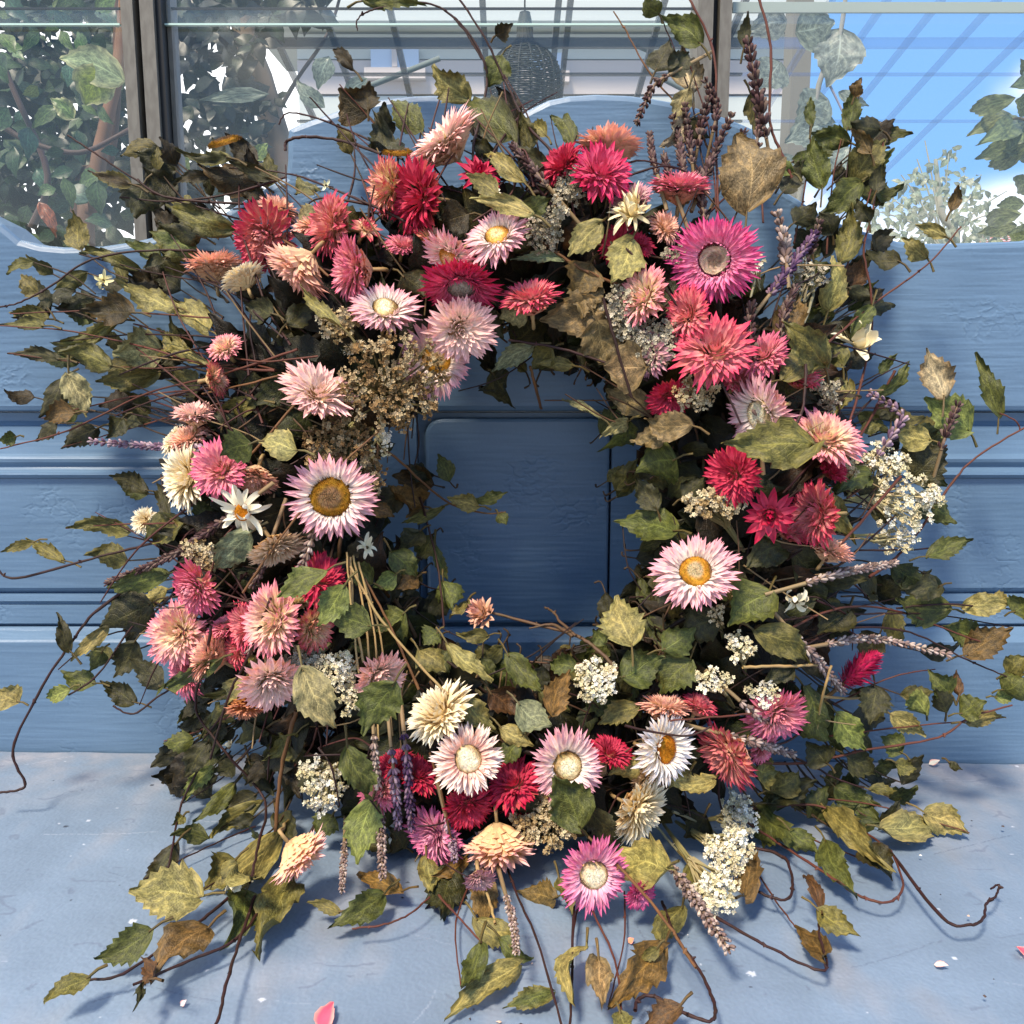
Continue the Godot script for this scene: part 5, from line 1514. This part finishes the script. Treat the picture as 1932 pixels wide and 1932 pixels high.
func leaves_middle() -> void:
	for q in [[690, 0, 805, 12, 38, "g", 0.9], [937, 66, 968, 44, 32, "kd"], [945, 106, 918, 164, 58, "g", 0.5], [667, 132, 627, 94, 26, "k", 0.8], [692, 216, 640, 165, 80, "km", 0.9], [694, 205, 698, 152, 44, "k"], [762, 288, 704, 212, 78, "d", 0.5], [792, 247, 738, 190, 52, "g"], [884, 186, 816, 122, 62, "yl", 0.7], [968, 264, 876, 196, 80, "gd", 0.5], [932, 296, 888, 266, 34, "d"], [987, 342, 912, 293, 34, "y", 1.2],
		[1036, 326, 973, 273, 48, "d"], [1031, 256, 1004, 234, 26, "l"], [1082, 277, 1038, 222, 36, "g", 0.9], [938, 366, 878, 328, 42, "l", 0.7, 0.02], [1002, 402, 886, 374, 38, "yw", 0.9, 0.02], [984, 397, 1040, 374, 42, "g", 0.6, 0.018], [882, 405, 828, 428, 64, "k"], [1132, 420, 1072, 484, 58, "w", 0.6, 0.012], [1192, 453, 1153, 533, 80, "w", 0.4, 0.012], [1062, 490, 962, 490, 20, "s", 1.4], [1112, 500, 1078, 564, 64, "r"], [992, 580, 942, 602, 44, "p"],
		[1146, 588, 1018, 604, 84, "t", 0.7, 0.008], [1128, 608, 1146, 696, 92, "t", 0.6, 0.012], [1110, 520, 1100, 600, 70, "tr", 0.8, 0.004], [1216, 692, 1138, 690, 104, "t", 0.6, 0.016], [1002, 655, 928, 702, 40, "s", 0.9], [932, 706, 966, 768, 52, "d"], [1082, 690, 1008, 688, 22, "l"], [1226, 772, 1143, 734, 58, "t", 0.8], [1302, 802, 1216, 788, 60, "t", 0.8, 0.014], [1252, 822, 1188, 832, 58, "tr", 0.8, 0.012], [1132, 786, 1060, 754, 18, "p", 1.2], [1182, 800, 1128, 852, 50, "g"], [1184, 796, 1130, 828, 30, "p", 0.8, 0.014],
		[1272, 868, 1198, 892, 78, "g"], [1272, 1002, 1158, 984, 78, "g", 0.5], [797, 956, 738, 918, 48, "m"], [835, 956, 756, 987, 24, "o", 0.7], [902, 956, 843, 938, 38, "l", 0.6], [895, 948, 959, 928, 26, "g", 0.8], [940, 970, 956, 990, 24, "g"], [702, 960, 744, 976, 26, "m"], [820, 1030, 846, 1098, 22, "g", 1.0], [835, 1098, 852, 1152, 42, "g"], [882, 1135, 848, 1162, 24, "l", 1.0], [792, 1003, 753, 1036, 44, "d"], [738, 1043, 787, 1087, 54, "g"], [787, 1090, 748, 1112, 38, "m"], [746, 1085, 703, 1107, 30, "v"],
		[762, 1158, 708, 1192, 60, "g"], [826, 1194, 798, 1217, 44, "g"], [920, 1201, 860, 1194, 30, "o", 0.9], [845, 1218, 928, 1288, 40, "w", 0.9, 0.014], [790, 1228, 842, 1268, 54, "l"], [958, 1236, 1022, 1304, 50, "g", 0.6, 0.012], [1087, 1260, 1038, 1248, 34, "g"], [1192, 1214, 1166, 1122, 84, "y", 0.4, 0.012], [1142, 1216, 1118, 1188, 34, "g"], [1253, 1226, 1313, 1183, 54, "g"], [1178, 1278, 1254, 1238, 76, "g"], [1043, 1347, 1077, 1263, 54, "n", 0.8, 0.01], [978, 1328, 1042, 1368, 66, "s", 0.5, 0.008], [878, 1318, 942, 1384, 46, "l", 0.9, 0.012], [925, 1308, 977, 1352, 46, "b"], [945, 1374, 1008, 1408, 36, "w"],
		[1094, 1562, 1046, 1466, 84, "g", 0.9, 0.03], [1108, 1528, 1154, 1594, 62, "d", 0.5, 0.02], [1258, 1640, 1150, 1612, 108, "w", 0.4, 0.024], [1202, 1434, 1148, 1462, 36, "w"], [1302, 1458, 1263, 1488, 50, "w"], [1347, 1470, 1260, 1468, 42, "w", 0.8, 0.016], [1202, 1334, 1128, 1368, 42, "l"], [877, 1620, 813, 1652, 32, "n", 0.9], [804, 1618, 816, 1684, 46, "l"], [851, 1648, 833, 1728, 66, "d"], [905, 1658, 906, 1748, 54, "r", 0.8], [757, 1702, 678, 1658, 40, "n", 0.9], [1046, 1696, 973, 1680, 48, "r"], [1055, 1658, 1079, 1728, 32, "o"], [898, 1748, 962, 1788, 50, "l"], [906, 1778, 870, 1864, 46, "g", 0.9], [943, 1788, 1007, 1807, 36, "g", 0.8],
		[1107, 1788, 1084, 1898, 52, "w", 0.9], [1130, 1812, 1136, 1902, 56, "t", 0.7], [1252, 1800, 1150, 1904, 72, "n", 0.8], [1287, 1738, 1243, 1792, 40, "o"], [1242, 1789, 1208, 1812, 24, "o"], [1284, 1908, 1216, 1936, 46, "b"], [1170, 1910, 1190, 1945, 40, "o"], [1000, 470, 960, 440, 44, "d"], [760, 520, 800, 560, 50, "d"], [900, 600, 950, 640, 44, "d"], [1040, 660, 1000, 700, 40, "o"], [700, 1100, 660, 1060, 44, "g"], [980, 1400, 940, 1440, 46, "g"], [1010, 1500, 970, 1540, 44, "d"], [1330, 1540, 1290, 1580, 50, "d"], [760, 1600, 730, 1560, 44, "d"], [690, 1580, 740, 1610, 40, "d"], [1300, 1650, 1350, 1690, 50, "o"], [1340, 1180, 1290, 1150, 56, "d"]]:
		leaf(q[0], q[1], q[2], q[3], q[4], q[5], q[6] if q.size() > 6 else -9.0, q[7] if q.size() > 7 else -9.0)

func leaves_right() -> void:
	for q in [[1308, 168, 1288, 86, 64, "ct", 0.7], [1302, 224, 1246, 278, 50, "c", 0.7], [1300, 168, 1274, 242, 38, "p", 0.9], [1238, 132, 1264, 76, 64, "d"], [1262, 140, 1300, 100, 40, "d"], [1320, 80, 1244, 28, 48, "g"], [1243, 26, 1216, -8, 40, "g"], [1410, 397, 1386, 256, 132, "tr", 0.35, 0.022], [1497, 326, 1448, 308, 28, "v", 1.0], [1418, 180, 1424, 254, 38, "ld", 0.8], [1404, 90, 1412, 20, 24, "d", 1.0], [1600, 242, 1612, 164, 38, "g", 0.7], [1614, 182, 1626, 146, 28, "m"], [1662, 245, 1604, 230, 38, "d"], [1642, 287, 1604, 243, 32, "r", 0.8],
		[1613, 342, 1671, 262, 66, "o", 0.6], [1654, 362, 1663, 308, 30, "d"], [1602, 267, 1528, 250, 46, "g", 0.6], [1552, 352, 1534, 256, 56, "g", 0.7], [1622, 345, 1543, 404, 56, "g", 0.7], [1588, 492, 1606, 382, 50, "o", 0.7], [1532, 237, 1530, 182, 22, "g"], [1640, 417, 1618, 373, 28, "d"], [1565, 582, 1569, 482, 58, "w", 0.4, 0.012], [1608, 542, 1627, 488, 46, "b", 0.8], [1697, 493, 1634, 472, 40, "d"], [1750, 487, 1700, 448, 40, "w"], [1785, 446, 1726, 424, 26, "w", 0.9], [1795, 397, 1808, 348, 24, "m", 1.0], [1603, 544, 1657, 566, 28, "d"], [1647, 578, 1603, 642, 28, "g"], [1468, 642, 1507, 553, 54, "m"],
		[1556, 690, 1474, 606, 72, "o", 0.6, 0.02], [1478, 716, 1556, 694, 66, "o", 0.6, 0.018], [1782, 748, 1748, 656, 66, "ct", 0.8, 0.012], [1658, 746, 1716, 680, 30, "g", 0.9], [1885, 782, 1840, 664, 34, "g", 1.5], [1828, 812, 1744, 750, 88, "v", 0.4], [1756, 830, 1688, 814, 54, "y", 0.6, 0.012], [1718, 902, 1788, 846, 80, "d", 0.5], [1682, 792, 1664, 742, 38, "d"], [1534, 838, 1366, 834, 102, "o", 0.4, 0.034], [1735, 902, 1787, 918, 44, "g"], [1578, 940, 1616, 1028, 46, "o", 0.8, 0.014], [1642, 898, 1573, 937, 46, "g"], [1753, 1050, 1836, 1018, 42, "g", 0.9], [1760, 958, 1806, 988, 32, "g"], [1497, 1043, 1546, 1077, 66, "d"], [1482, 1028, 1408, 1072, 66, "d"],
		[1772, 1108, 1698, 1112, 52, "d", 0.4], [1790, 1150, 1693, 1128, 70, "g", 0.5], [1818, 1146, 1907, 1140, 48, "y", 0.5], [1870, 1128, 1912, 1136, 30, "y"], [1913, 1155, 1944, 1130, 44, "g"], [1842, 1202, 1778, 1180, 46, "g"], [1824, 1236, 1912, 1184, 62, "m", 0.7], [1903, 1272, 1944, 1238, 40, "o"], [1452, 1118, 1373, 1183, 72, "g"], [1352, 1163, 1278, 1203, 62, "d"], [1428, 1193, 1523, 1248, 68, "o", 0.5, 0.01], [1302, 1248, 1248, 1313, 68, "g"], [1602, 1153, 1543, 1198, 56, "d"], [1580, 1348, 1633, 1414, 58, "v", 0.5], [1518, 1298, 1567, 1398, 74, "g"], [1652, 1298, 1639, 1368, 62, "d"], [1683, 1350, 1748, 1388, 42, "y", 0.8],
		[1747, 1346, 1718, 1313, 44, "v"], [1813, 1347, 1862, 1323, 54, "g", 0.5], [1792, 1306, 1750, 1262, 40, "g"], [1786, 1342, 1764, 1298, 32, "d"], [1893, 1302, 1934, 1278, 50, "g"], [1878, 1316, 1917, 1309, 26, "v"], [1828, 1366, 1897, 1354, 30, "l", 0.9], [1811, 1312, 1805, 1263, 20, "b"], [1453, 1517, 1542, 1473, 56, "d"], [1428, 1450, 1467, 1456, 50, "o"], [1458, 1492, 1507, 1453, 50, "o"], [1578, 1488, 1662, 1552, 52, "g", 1.1], [1558, 1538, 1682, 1644, 48, "l", 1.0], [1663, 1592, 1768, 1558, 68, "y", 0.6], [1743, 1562, 1828, 1574, 66, "y", 0.5], [1428, 1538, 1477, 1588, 56, "g"], [1488, 1584, 1543, 1612, 36, "g"], [1558, 1598, 1618, 1694, 52, "g", 0.8],
		[1628, 1622, 1683, 1662, 56, "dk"], [1406, 1692, 1426, 1602, 54, "r", 0.5], [1545, 1718, 1624, 1767, 50, "o", 0.9], [1548, 1716, 1514, 1653, 28, "b", 1.0], [1552, 1832, 1498, 1748, 50, "m", 0.9], [1640, 1490, 1693, 1492, 22, "o"], [1790, 1438, 1816, 1452, 16, "d"], [1500, 420, 1540, 380, 50, "d"], [1480, 360, 1520, 300, 44, "d"], [1530, 470, 1500, 430, 46, "d"], [1570, 440, 1545, 400, 44, "d"], [1590, 690, 1560, 640, 40, "o"], [1600, 720, 1570, 790, 50, "l"], [1650, 1120, 1610, 1080, 50, "d"], [1660, 1200, 1620, 1240, 56, "d"], [1560, 1440, 1520, 1400, 56, "d"], [1600, 1430, 1650, 1460, 44, "d"], [1480, 1240, 1440, 1290, 50, "d"], [1240, 960, 1200, 900, 50, "d"], [1290, 940, 1330, 900, 44, "d"], [1240, 1100, 1290, 1130, 50, "d"], [1300, 230, 1340, 260, 40, "d"], [1490, 1500, 1530, 1530, 40, "o"], [1700, 1420, 1660, 1390, 44, "g"], [1690, 1440, 1730, 1450, 30, "o"]]:
		leaf(q[0], q[1], q[2], q[3], q[4], q[5], q[6] if q.size() > 6 else -9.0, q[7] if q.size() > 7 else -9.0)

func twigs() -> void:
	for q in [[[[560, 660], [420, 705], [280, 742], [130, 810], [0, 845]], 5, 3, "r"], [[[520, 700], [400, 690], [250, 650], [120, 625], [-10, 612]], 5, 2.5, "r"], [[[430, 480], [300, 470], [176, 490], [90, 545], [35, 572], [-10, 580]], 5, 3, "d"], [[[480, 385], [324, 374], [252, 338], [180, 290], [126, 255]], 5, 3, "d"], [[[540, 335], [440, 365], [330, 380], [225, 372]], 5, 2.5, "d"], [[[780, 425], [695, 385], [610, 350], [540, 328], [430, 318]], 6, 3, "d"],
		[[[760, 300], [690, 262], [610, 228], [545, 214], [527, 235]], 5, 3, "d"], [[[720, 290], [640, 265], [570, 258], [540, 268], [538, 285]], 6, 6, "d"], [[[760, 345], [700, 310], [640, 245], [583, 184]], 4, 3, "d"], [[[1060, 310], [1039, 284], [992, 234], [956, 158], [913, 72], [863, -5]], 6, 4, "d"], [[[900, 330], [895, 277], [917, 172], [912, 112], [880, 55], [830, 15], [770, 3], [720, 12], [690, 24], [672, 38], [674, 56]], 6, 3, "d"], [[[910, 110], [880, 62], [840, 20]], 4, 3, "d"], [[[1340, 290], [1313, 237], [1230, 144], [1180, 60], [1158, 20]], 4, 2.5, "b"],
		[[[1355, 440], [1352, 300], [1351, 187], [1344, 90], [1301, -5]], 6, 5, "r"], [[[1495, 335], [1474, 288], [1452, 230], [1452, 90], [1430, -5]], 6, 5, "r"], [[[1600, 800], [1640, 650], [1643, 558], [1628, 468], [1646, 396], [1668, 266]], 5, 4, "r"], [[[1560, 650], [1650, 572], [1747, 504], [1812, 428]], 5, 3, "r"], [[[1640, 1090], [1690, 1050], [1736, 1000], [1790, 917], [1844, 863], [1940, 805]], 6, 4, "r"], [[[1925, 812], [1918, 795], [1885, 780]], 3, 3, "r"], [[[1480, 1190], [1582, 1147], [1686, 1151], [1819, 1198], [1880, 1220]], 5, 3, "r"], [[[1690, 1148], [1787, 1140], [1940, 1154]], 4, 3, "d"],
		[[[1500, 1230], [1592, 1187], [1715, 1194], [1823, 1244], [1898, 1277]], 5, 3, "d"], [[[1430, 1440], [1517, 1438], [1632, 1416], [1769, 1391], [1830, 1355], [1909, 1330]], 6, 4, "r"], [[[1480, 1420], [1535, 1448], [1580, 1470], [1628, 1488]], 5, 3, "d"], [[[1380, 1520], [1430, 1524], [1538, 1520], [1620, 1560], [1682, 1610]], 6, 4, "r"], [[[1380, 1530], [1438, 1571], [1560, 1650], [1625, 1693], [1679, 1700], [1704, 1668], [1682, 1607]], 5, 4, "r"], [[[1682, 1610], [1776, 1729], [1830, 1747], [1855, 1729], [1862, 1704], [1880, 1690], [1886, 1668], [1872, 1676]], 6, 3.5, "d"], [[[1370, 1600], [1430, 1600], [1481, 1621], [1495, 1668], [1481, 1697], [1423, 1682]], 6, 5, "d"],
		[[[1300, 1700], [1358, 1736], [1459, 1790], [1556, 1834], [1545, 1760], [1549, 1722]], 6, 4, "d"], [[[1250, 1700], [1272, 1762], [1308, 1816], [1340, 1866], [1348, 1909], [1337, 1929], [1283, 1906], [1236, 1880], [1205, 1885], [1200, 1910]], 6, 6, "d"], [[[960, 1640], [978, 1693], [1014, 1776], [1064, 1945]], 5, 4, "d"], [[[1090, 1600], [1082, 1686], [1079, 1848], [1075, 1945]], 5, 4, "d"], [[[1100, 1660], [1115, 1715], [1162, 1812], [1176, 1945]], 5, 4, "r"], [[[1060, 1500], [1093, 1560], [1180, 1650], [1259, 1740], [1277, 1769], [1313, 1830]], 6, 5, "b", 0.03],
		[[[665, 1754], [726, 1747], [770, 1728], [810, 1695]], 4, 4, "r"], [[[830, 1690], [863, 1729], [920, 1790]], 5, 3, "r"], [[[480, 1690], [457, 1762], [430, 1850], [410, 1920], [396, 1945]], 6, 5, "d"], [[[480, 1650], [403, 1718], [342, 1765], [234, 1834], [166, 1848]], 6, 5, "d"], [[[620, 1480], [590, 1560], [540, 1632], [457, 1758], [360, 1812], [252, 1860]], 6, 5, "d"], [[[290, 1080], [187, 1151], [133, 1212], [72, 1309], [25, 1416], [45, 1474], [36, 1490], [-5, 1496]], 6, 5, "d"], [[[480, 960], [420, 985], [274, 1028], [173, 1054], [32, 1090], [-5, 1072]], 6, 5, "d"],
		[[[360, 1080], [290, 1160], [252, 1180], [184, 1273], [130, 1312]], 5, 4, "d"], [[[360, 1280], [302, 1312], [252, 1348], [215, 1330]], 4, 4, "d"], [[[400, 1400], [367, 1466], [342, 1524], [317, 1640]], 5, 4, "d"], [[[400, 1180], [392, 1236], [371, 1337], [425, 1416], [497, 1510], [486, 1596], [472, 1665]], 6, 5, "d", 0.024], [[[510, 1130], [472, 1236], [432, 1315], [396, 1430]], 6, 5, "d", 0.026], [[[700, 845], [744, 863], [841, 946], [913, 967], [956, 965]], 5, 3, "b"], [[[790, 940], [805, 982], [827, 1079], [838, 1180]], 5, 4, "d"], [[[915, 1157], [931, 1158], [1025, 1180], [1086, 1201], [1122, 1223], [1165, 1262]], 5, 7, "k", 0.012], [[[1086, 1201], [1057, 1172], [1045, 1155], [1028, 1147]], 6, 4, "k", 0.014],
		[[[1080, 1200], [1040, 1178], [1000, 1185]], 8, 3, "k", 0.014], [[[660, 1050], [668, 1150], [685, 1250]], 5, 5, "s", 0.012], [[[668, 1050], [690, 1180], [700, 1340]], 4, 5, "s", 0.012], [[[655, 1040], [662, 1150], [676, 1270]], 4, 4, "s", 0.014], [[[675, 1060], [705, 1200], [712, 1400]], 4, 4, "s", 0.012], [[[662, 1068], [720, 1170], [800, 1266], [845, 1310]], 5, 5, "s", 0.016], [[[690, 1090], [740, 1190], [790, 1300]], 4, 6, "b", 0.008], [[[680, 1080], [718, 1200], [740, 1390]], 4, 4, "s", 0.008], [[[1400, 1260], [1470, 1257], [1542, 1255]], 6, 6, "s", 0.016], [[[1500, 1310], [1590, 1318], [1654, 1320], [1668, 1338], [1650, 1344]], 6, 4, "s"], [[[1568, 1255], [1552, 1310], [1536, 1390]], 5, 5, "s", 0.02],
		[[[1230, 1550], [1300, 1630], [1330, 1690]], 5, 5, "g", 0.0], [[[1270, 1530], [1330, 1560], [1380, 1600]], 5, 5, "g", 0.004], [[[460, 1120], [540, 1000], [640, 880], [720, 810]], 5, 4, "b", 0.022], [[[560, 760], [480, 850], [400, 930]], 5, 4, "b", 0.004], [[[590, 690], [480, 720], [380, 745]], 4, 4, "b", 0.006], [[[600, 670], [470, 680], [350, 640], [250, 612]], 4, 3, "r"], [[[620, 520], [560, 470], [500, 430]], 5, 4, "b"], [[[960, 640], [1060, 660], [1160, 690], [1220, 720]], 5, 5, "d", 0.012], [[[1230, 560], [1120, 520], [1040, 470], [980, 420]], 6, 6, "b", 0.004], [[[1000, 690], [1008, 730], [1022, 770]], 5, 6, "b"], [[[1180, 470], [1250, 540], [1330, 640]], 5, 5, "d", 0.012], [[[1320, 640], [1360, 720], [1400, 800]], 5, 4, "d", 0.02],
		[[[1520, 690], [1515, 760], [1490, 830]], 7, 5, "d", 0.034], [[[1690, 700], [1640, 790], [1600, 860]], 6, 5, "r"], [[[1700, 900], [1620, 990], [1560, 1060]], 6, 5, "r", 0.016], [[[560, 1340], [530, 1450], [520, 1580]], 9, 7, "b", 0.004], [[[900, 1650], [920, 1690], [935, 1740]], 5, 5, "s"], [[[1140, 560], [1160, 650], [1190, 750]], 6, 5, "d", 0.022], [[[1260, 1360], [1330, 1352], [1420, 1346]], 4, 4, "r", 0.02], [[[1180, 1370], [1290, 1392], [1340, 1370]], 5, 4, "d", 0.03], [[[810, 1420], [835, 1500], [850, 1580]], 5, 4, "b", 0.018], [[[1480, 560], [1470, 640], [1450, 700]], 6, 5, "g", 0.0], [[[1430, 500], [1415, 590], [1420, 660]], 5, 4, "g", 0.0], [[[1540, 530], [1525, 590], [1500, 650]], 6, 5, "g", 0.0]]:
		twig(q[0], q[1], q[2], q[3], q[4] if q.size() > 4 else 0.008)
	# slim shoots that carry the outer leaves
	for q in [[165, 322, 470, 420], [18, 590, 420, 600], [100, 645, 430, 640], [15, 668, 440, 690], [120, 845, 420, 760], [215, 665, 520, 700], [80, 790, 430, 730], [150, 478, 470, 540], [125, 996, 330, 985], [110, 1265, 300, 1180], [310, 1400, 470, 1330], [345, 1515, 480, 1400], [270, 1660, 480, 1560], [1612, 165, 1560, 480], [1670, 262, 1590, 520], [1625, 148, 1590, 400], [1530, 185, 1500, 460], [1785, 850, 1600, 940], [1835, 1020, 1620, 1040], [1690, 1130, 1480, 1170], [1912, 1185, 1600, 1160], [1897, 1354, 1560, 1390], [1765, 1262, 1570, 1330], [1828, 1572, 1460, 1500], [1682, 1642, 1420, 1540], [640, 160, 800, 360], [740, 190, 840, 380], [880, 196, 930, 400], [1040, 222, 1110, 380], [1245, 28, 1330, 330], [1290, 90, 1350, 400], [1412, 20, 1440, 420], [1715, 680, 1560, 780], [380, 1680, 540, 1560], [870, 1860, 900, 1640], [1080, 1895, 1100, 1680], [1150, 1900, 1180, 1680], [1500, 1750, 1400, 1600]]:
		var m := [(q[0] + q[2]) / 2.0 + rnd(-24, 24), (q[1] + q[3]) / 2.0 + rnd(-24, 24)]
		twig([[q[2], q[3]], m, [q[0], q[1]]], 4, 2.2, "r" if rng.randf() < 0.6 else "d", 0.002)

# ---------------------------------------------------------------- loose things on the seat
func petal_on_seat(px: float, py: float, tx: float, ty: float, w: float, hex: String, label: String) -> void:
	var b := spot(px, py, -0.5, 0.001)
	var t := spot(tx, ty, -0.5, 0.003)
	var s := Shape.new()
	blade(s, Vector3.ZERO, t - b, w * 0.5 * scale_at(b), Vector3(0.1, 1, 0.35).normalized(), lin(hex), {"rows": 8, "half": 2, "teeth": 0.0, "heart": 0.0, "wide": 0.36, "curl": 0.9, "crinkle": 0.02, "bow": 0.06, "edge": lin("f0a090")})
	tag(put("fallen_petal", s.mesh(), M.petal, self, b), label, "petal", "petals fallen on the seat")

func make_loose() -> void:
	petal_on_seat(606, 1950, 630, 1890, 36, "dc5870", "pink fallen petal lying at the bottom edge left of centre")
	petal_on_seat(1950, 1812, 1916, 1786, 26, "e2566a", "pink fallen petal at the right edge of the seat")
	petal_on_seat(1185, 1778, 1196, 1770, 13, "d8906a", "tiny orange petal scrap below the lilac pink flower")
	petal_on_seat(536, 1606, 546, 1612, 10, "b03a5c", "tiny magenta petal scrap under the lower left flowers")
	petal_on_seat(1752, 1442, 1774, 1434, 13, "f0ead8", "white petal scrap on joint between seat and backrest")
	petal_on_seat(1762, 1820, 1790, 1822, 16, "dcd2cc", "pale translucent petal scrap on the right of the seat")
	petal_on_seat(340, 1898, 352, 1886, 12, "e6e2da", "white petal scrap at lower left of the seat")
	for q in [[978, 1822, 838, 1926, 52, "wl", "large yellow olive leaf fallen on the seat, curled along its length"], [1042, 1872, 948, 1902, 40, "gl", "small green fallen leaf with rolled sides beside a thin stem"]]:
		var b := spot(q[0], q[1], -0.5, 0.006)
		var t := spot(q[2], q[3], -0.5, 0.004)
		var s := Shape.new()
		blade(s, Vector3.ZERO, t - b, q[4] * 0.5 * scale_at(b), Vector3(0.1, 0.9, 0.5).normalized(), lin(LEAFCOL[q[5][0]]), {"rows": 18, "curl": 0.9, "crinkle": 0.05, "teeth": 0.1, "edge": lin(LEAFCOL[q[5][1]]), "bow": 0.05})
		tag(put("fallen_leaf", s.mesh(), M.leaf, self, b), q[6], "leaf")
	var cr := Shape.new()
	for k in 70:
		var p := Vector3(rnd(-0.36, 0.36), 0.0006, 0.03 + 0.27 * rng.randf())
		var r := rnd(0.0004, 0.0013)
		var c: Color = [lin("e6e2d8"), lin("2e2a2c"), lin("c8a890"), lin("4a3a34")][k % 4]
		var n := cr.v.size()
		for i in 4:
			var a := TAU * i / 4 + rnd(-0.5, 0.5)
			cr.vert(p + Vector3(cos(a) * r * rnd(0.6, 1.4), rnd(0, 0.0006), sin(a) * r), c)
		cr.vert(p + Vector3(0, 0.0008, 0), c)
		for i in 4: cr.tri(n + i, n + (i + 1) % 4, n + 4)
	var o := put("crumbs", cr.mesh(false), M.plain)
	tag(o, "scattered crumbs of petals and paint chips on the bench seat", "crumbs", "", "stuff")

func _ready() -> void:
	rng.seed = 20240611
	noise_b = noise(53, 0.03, 2)
	make_view()
	make_materials()
	make_bench()
	make_window()
	make_outside()
	make_wreath()
	make_loose()
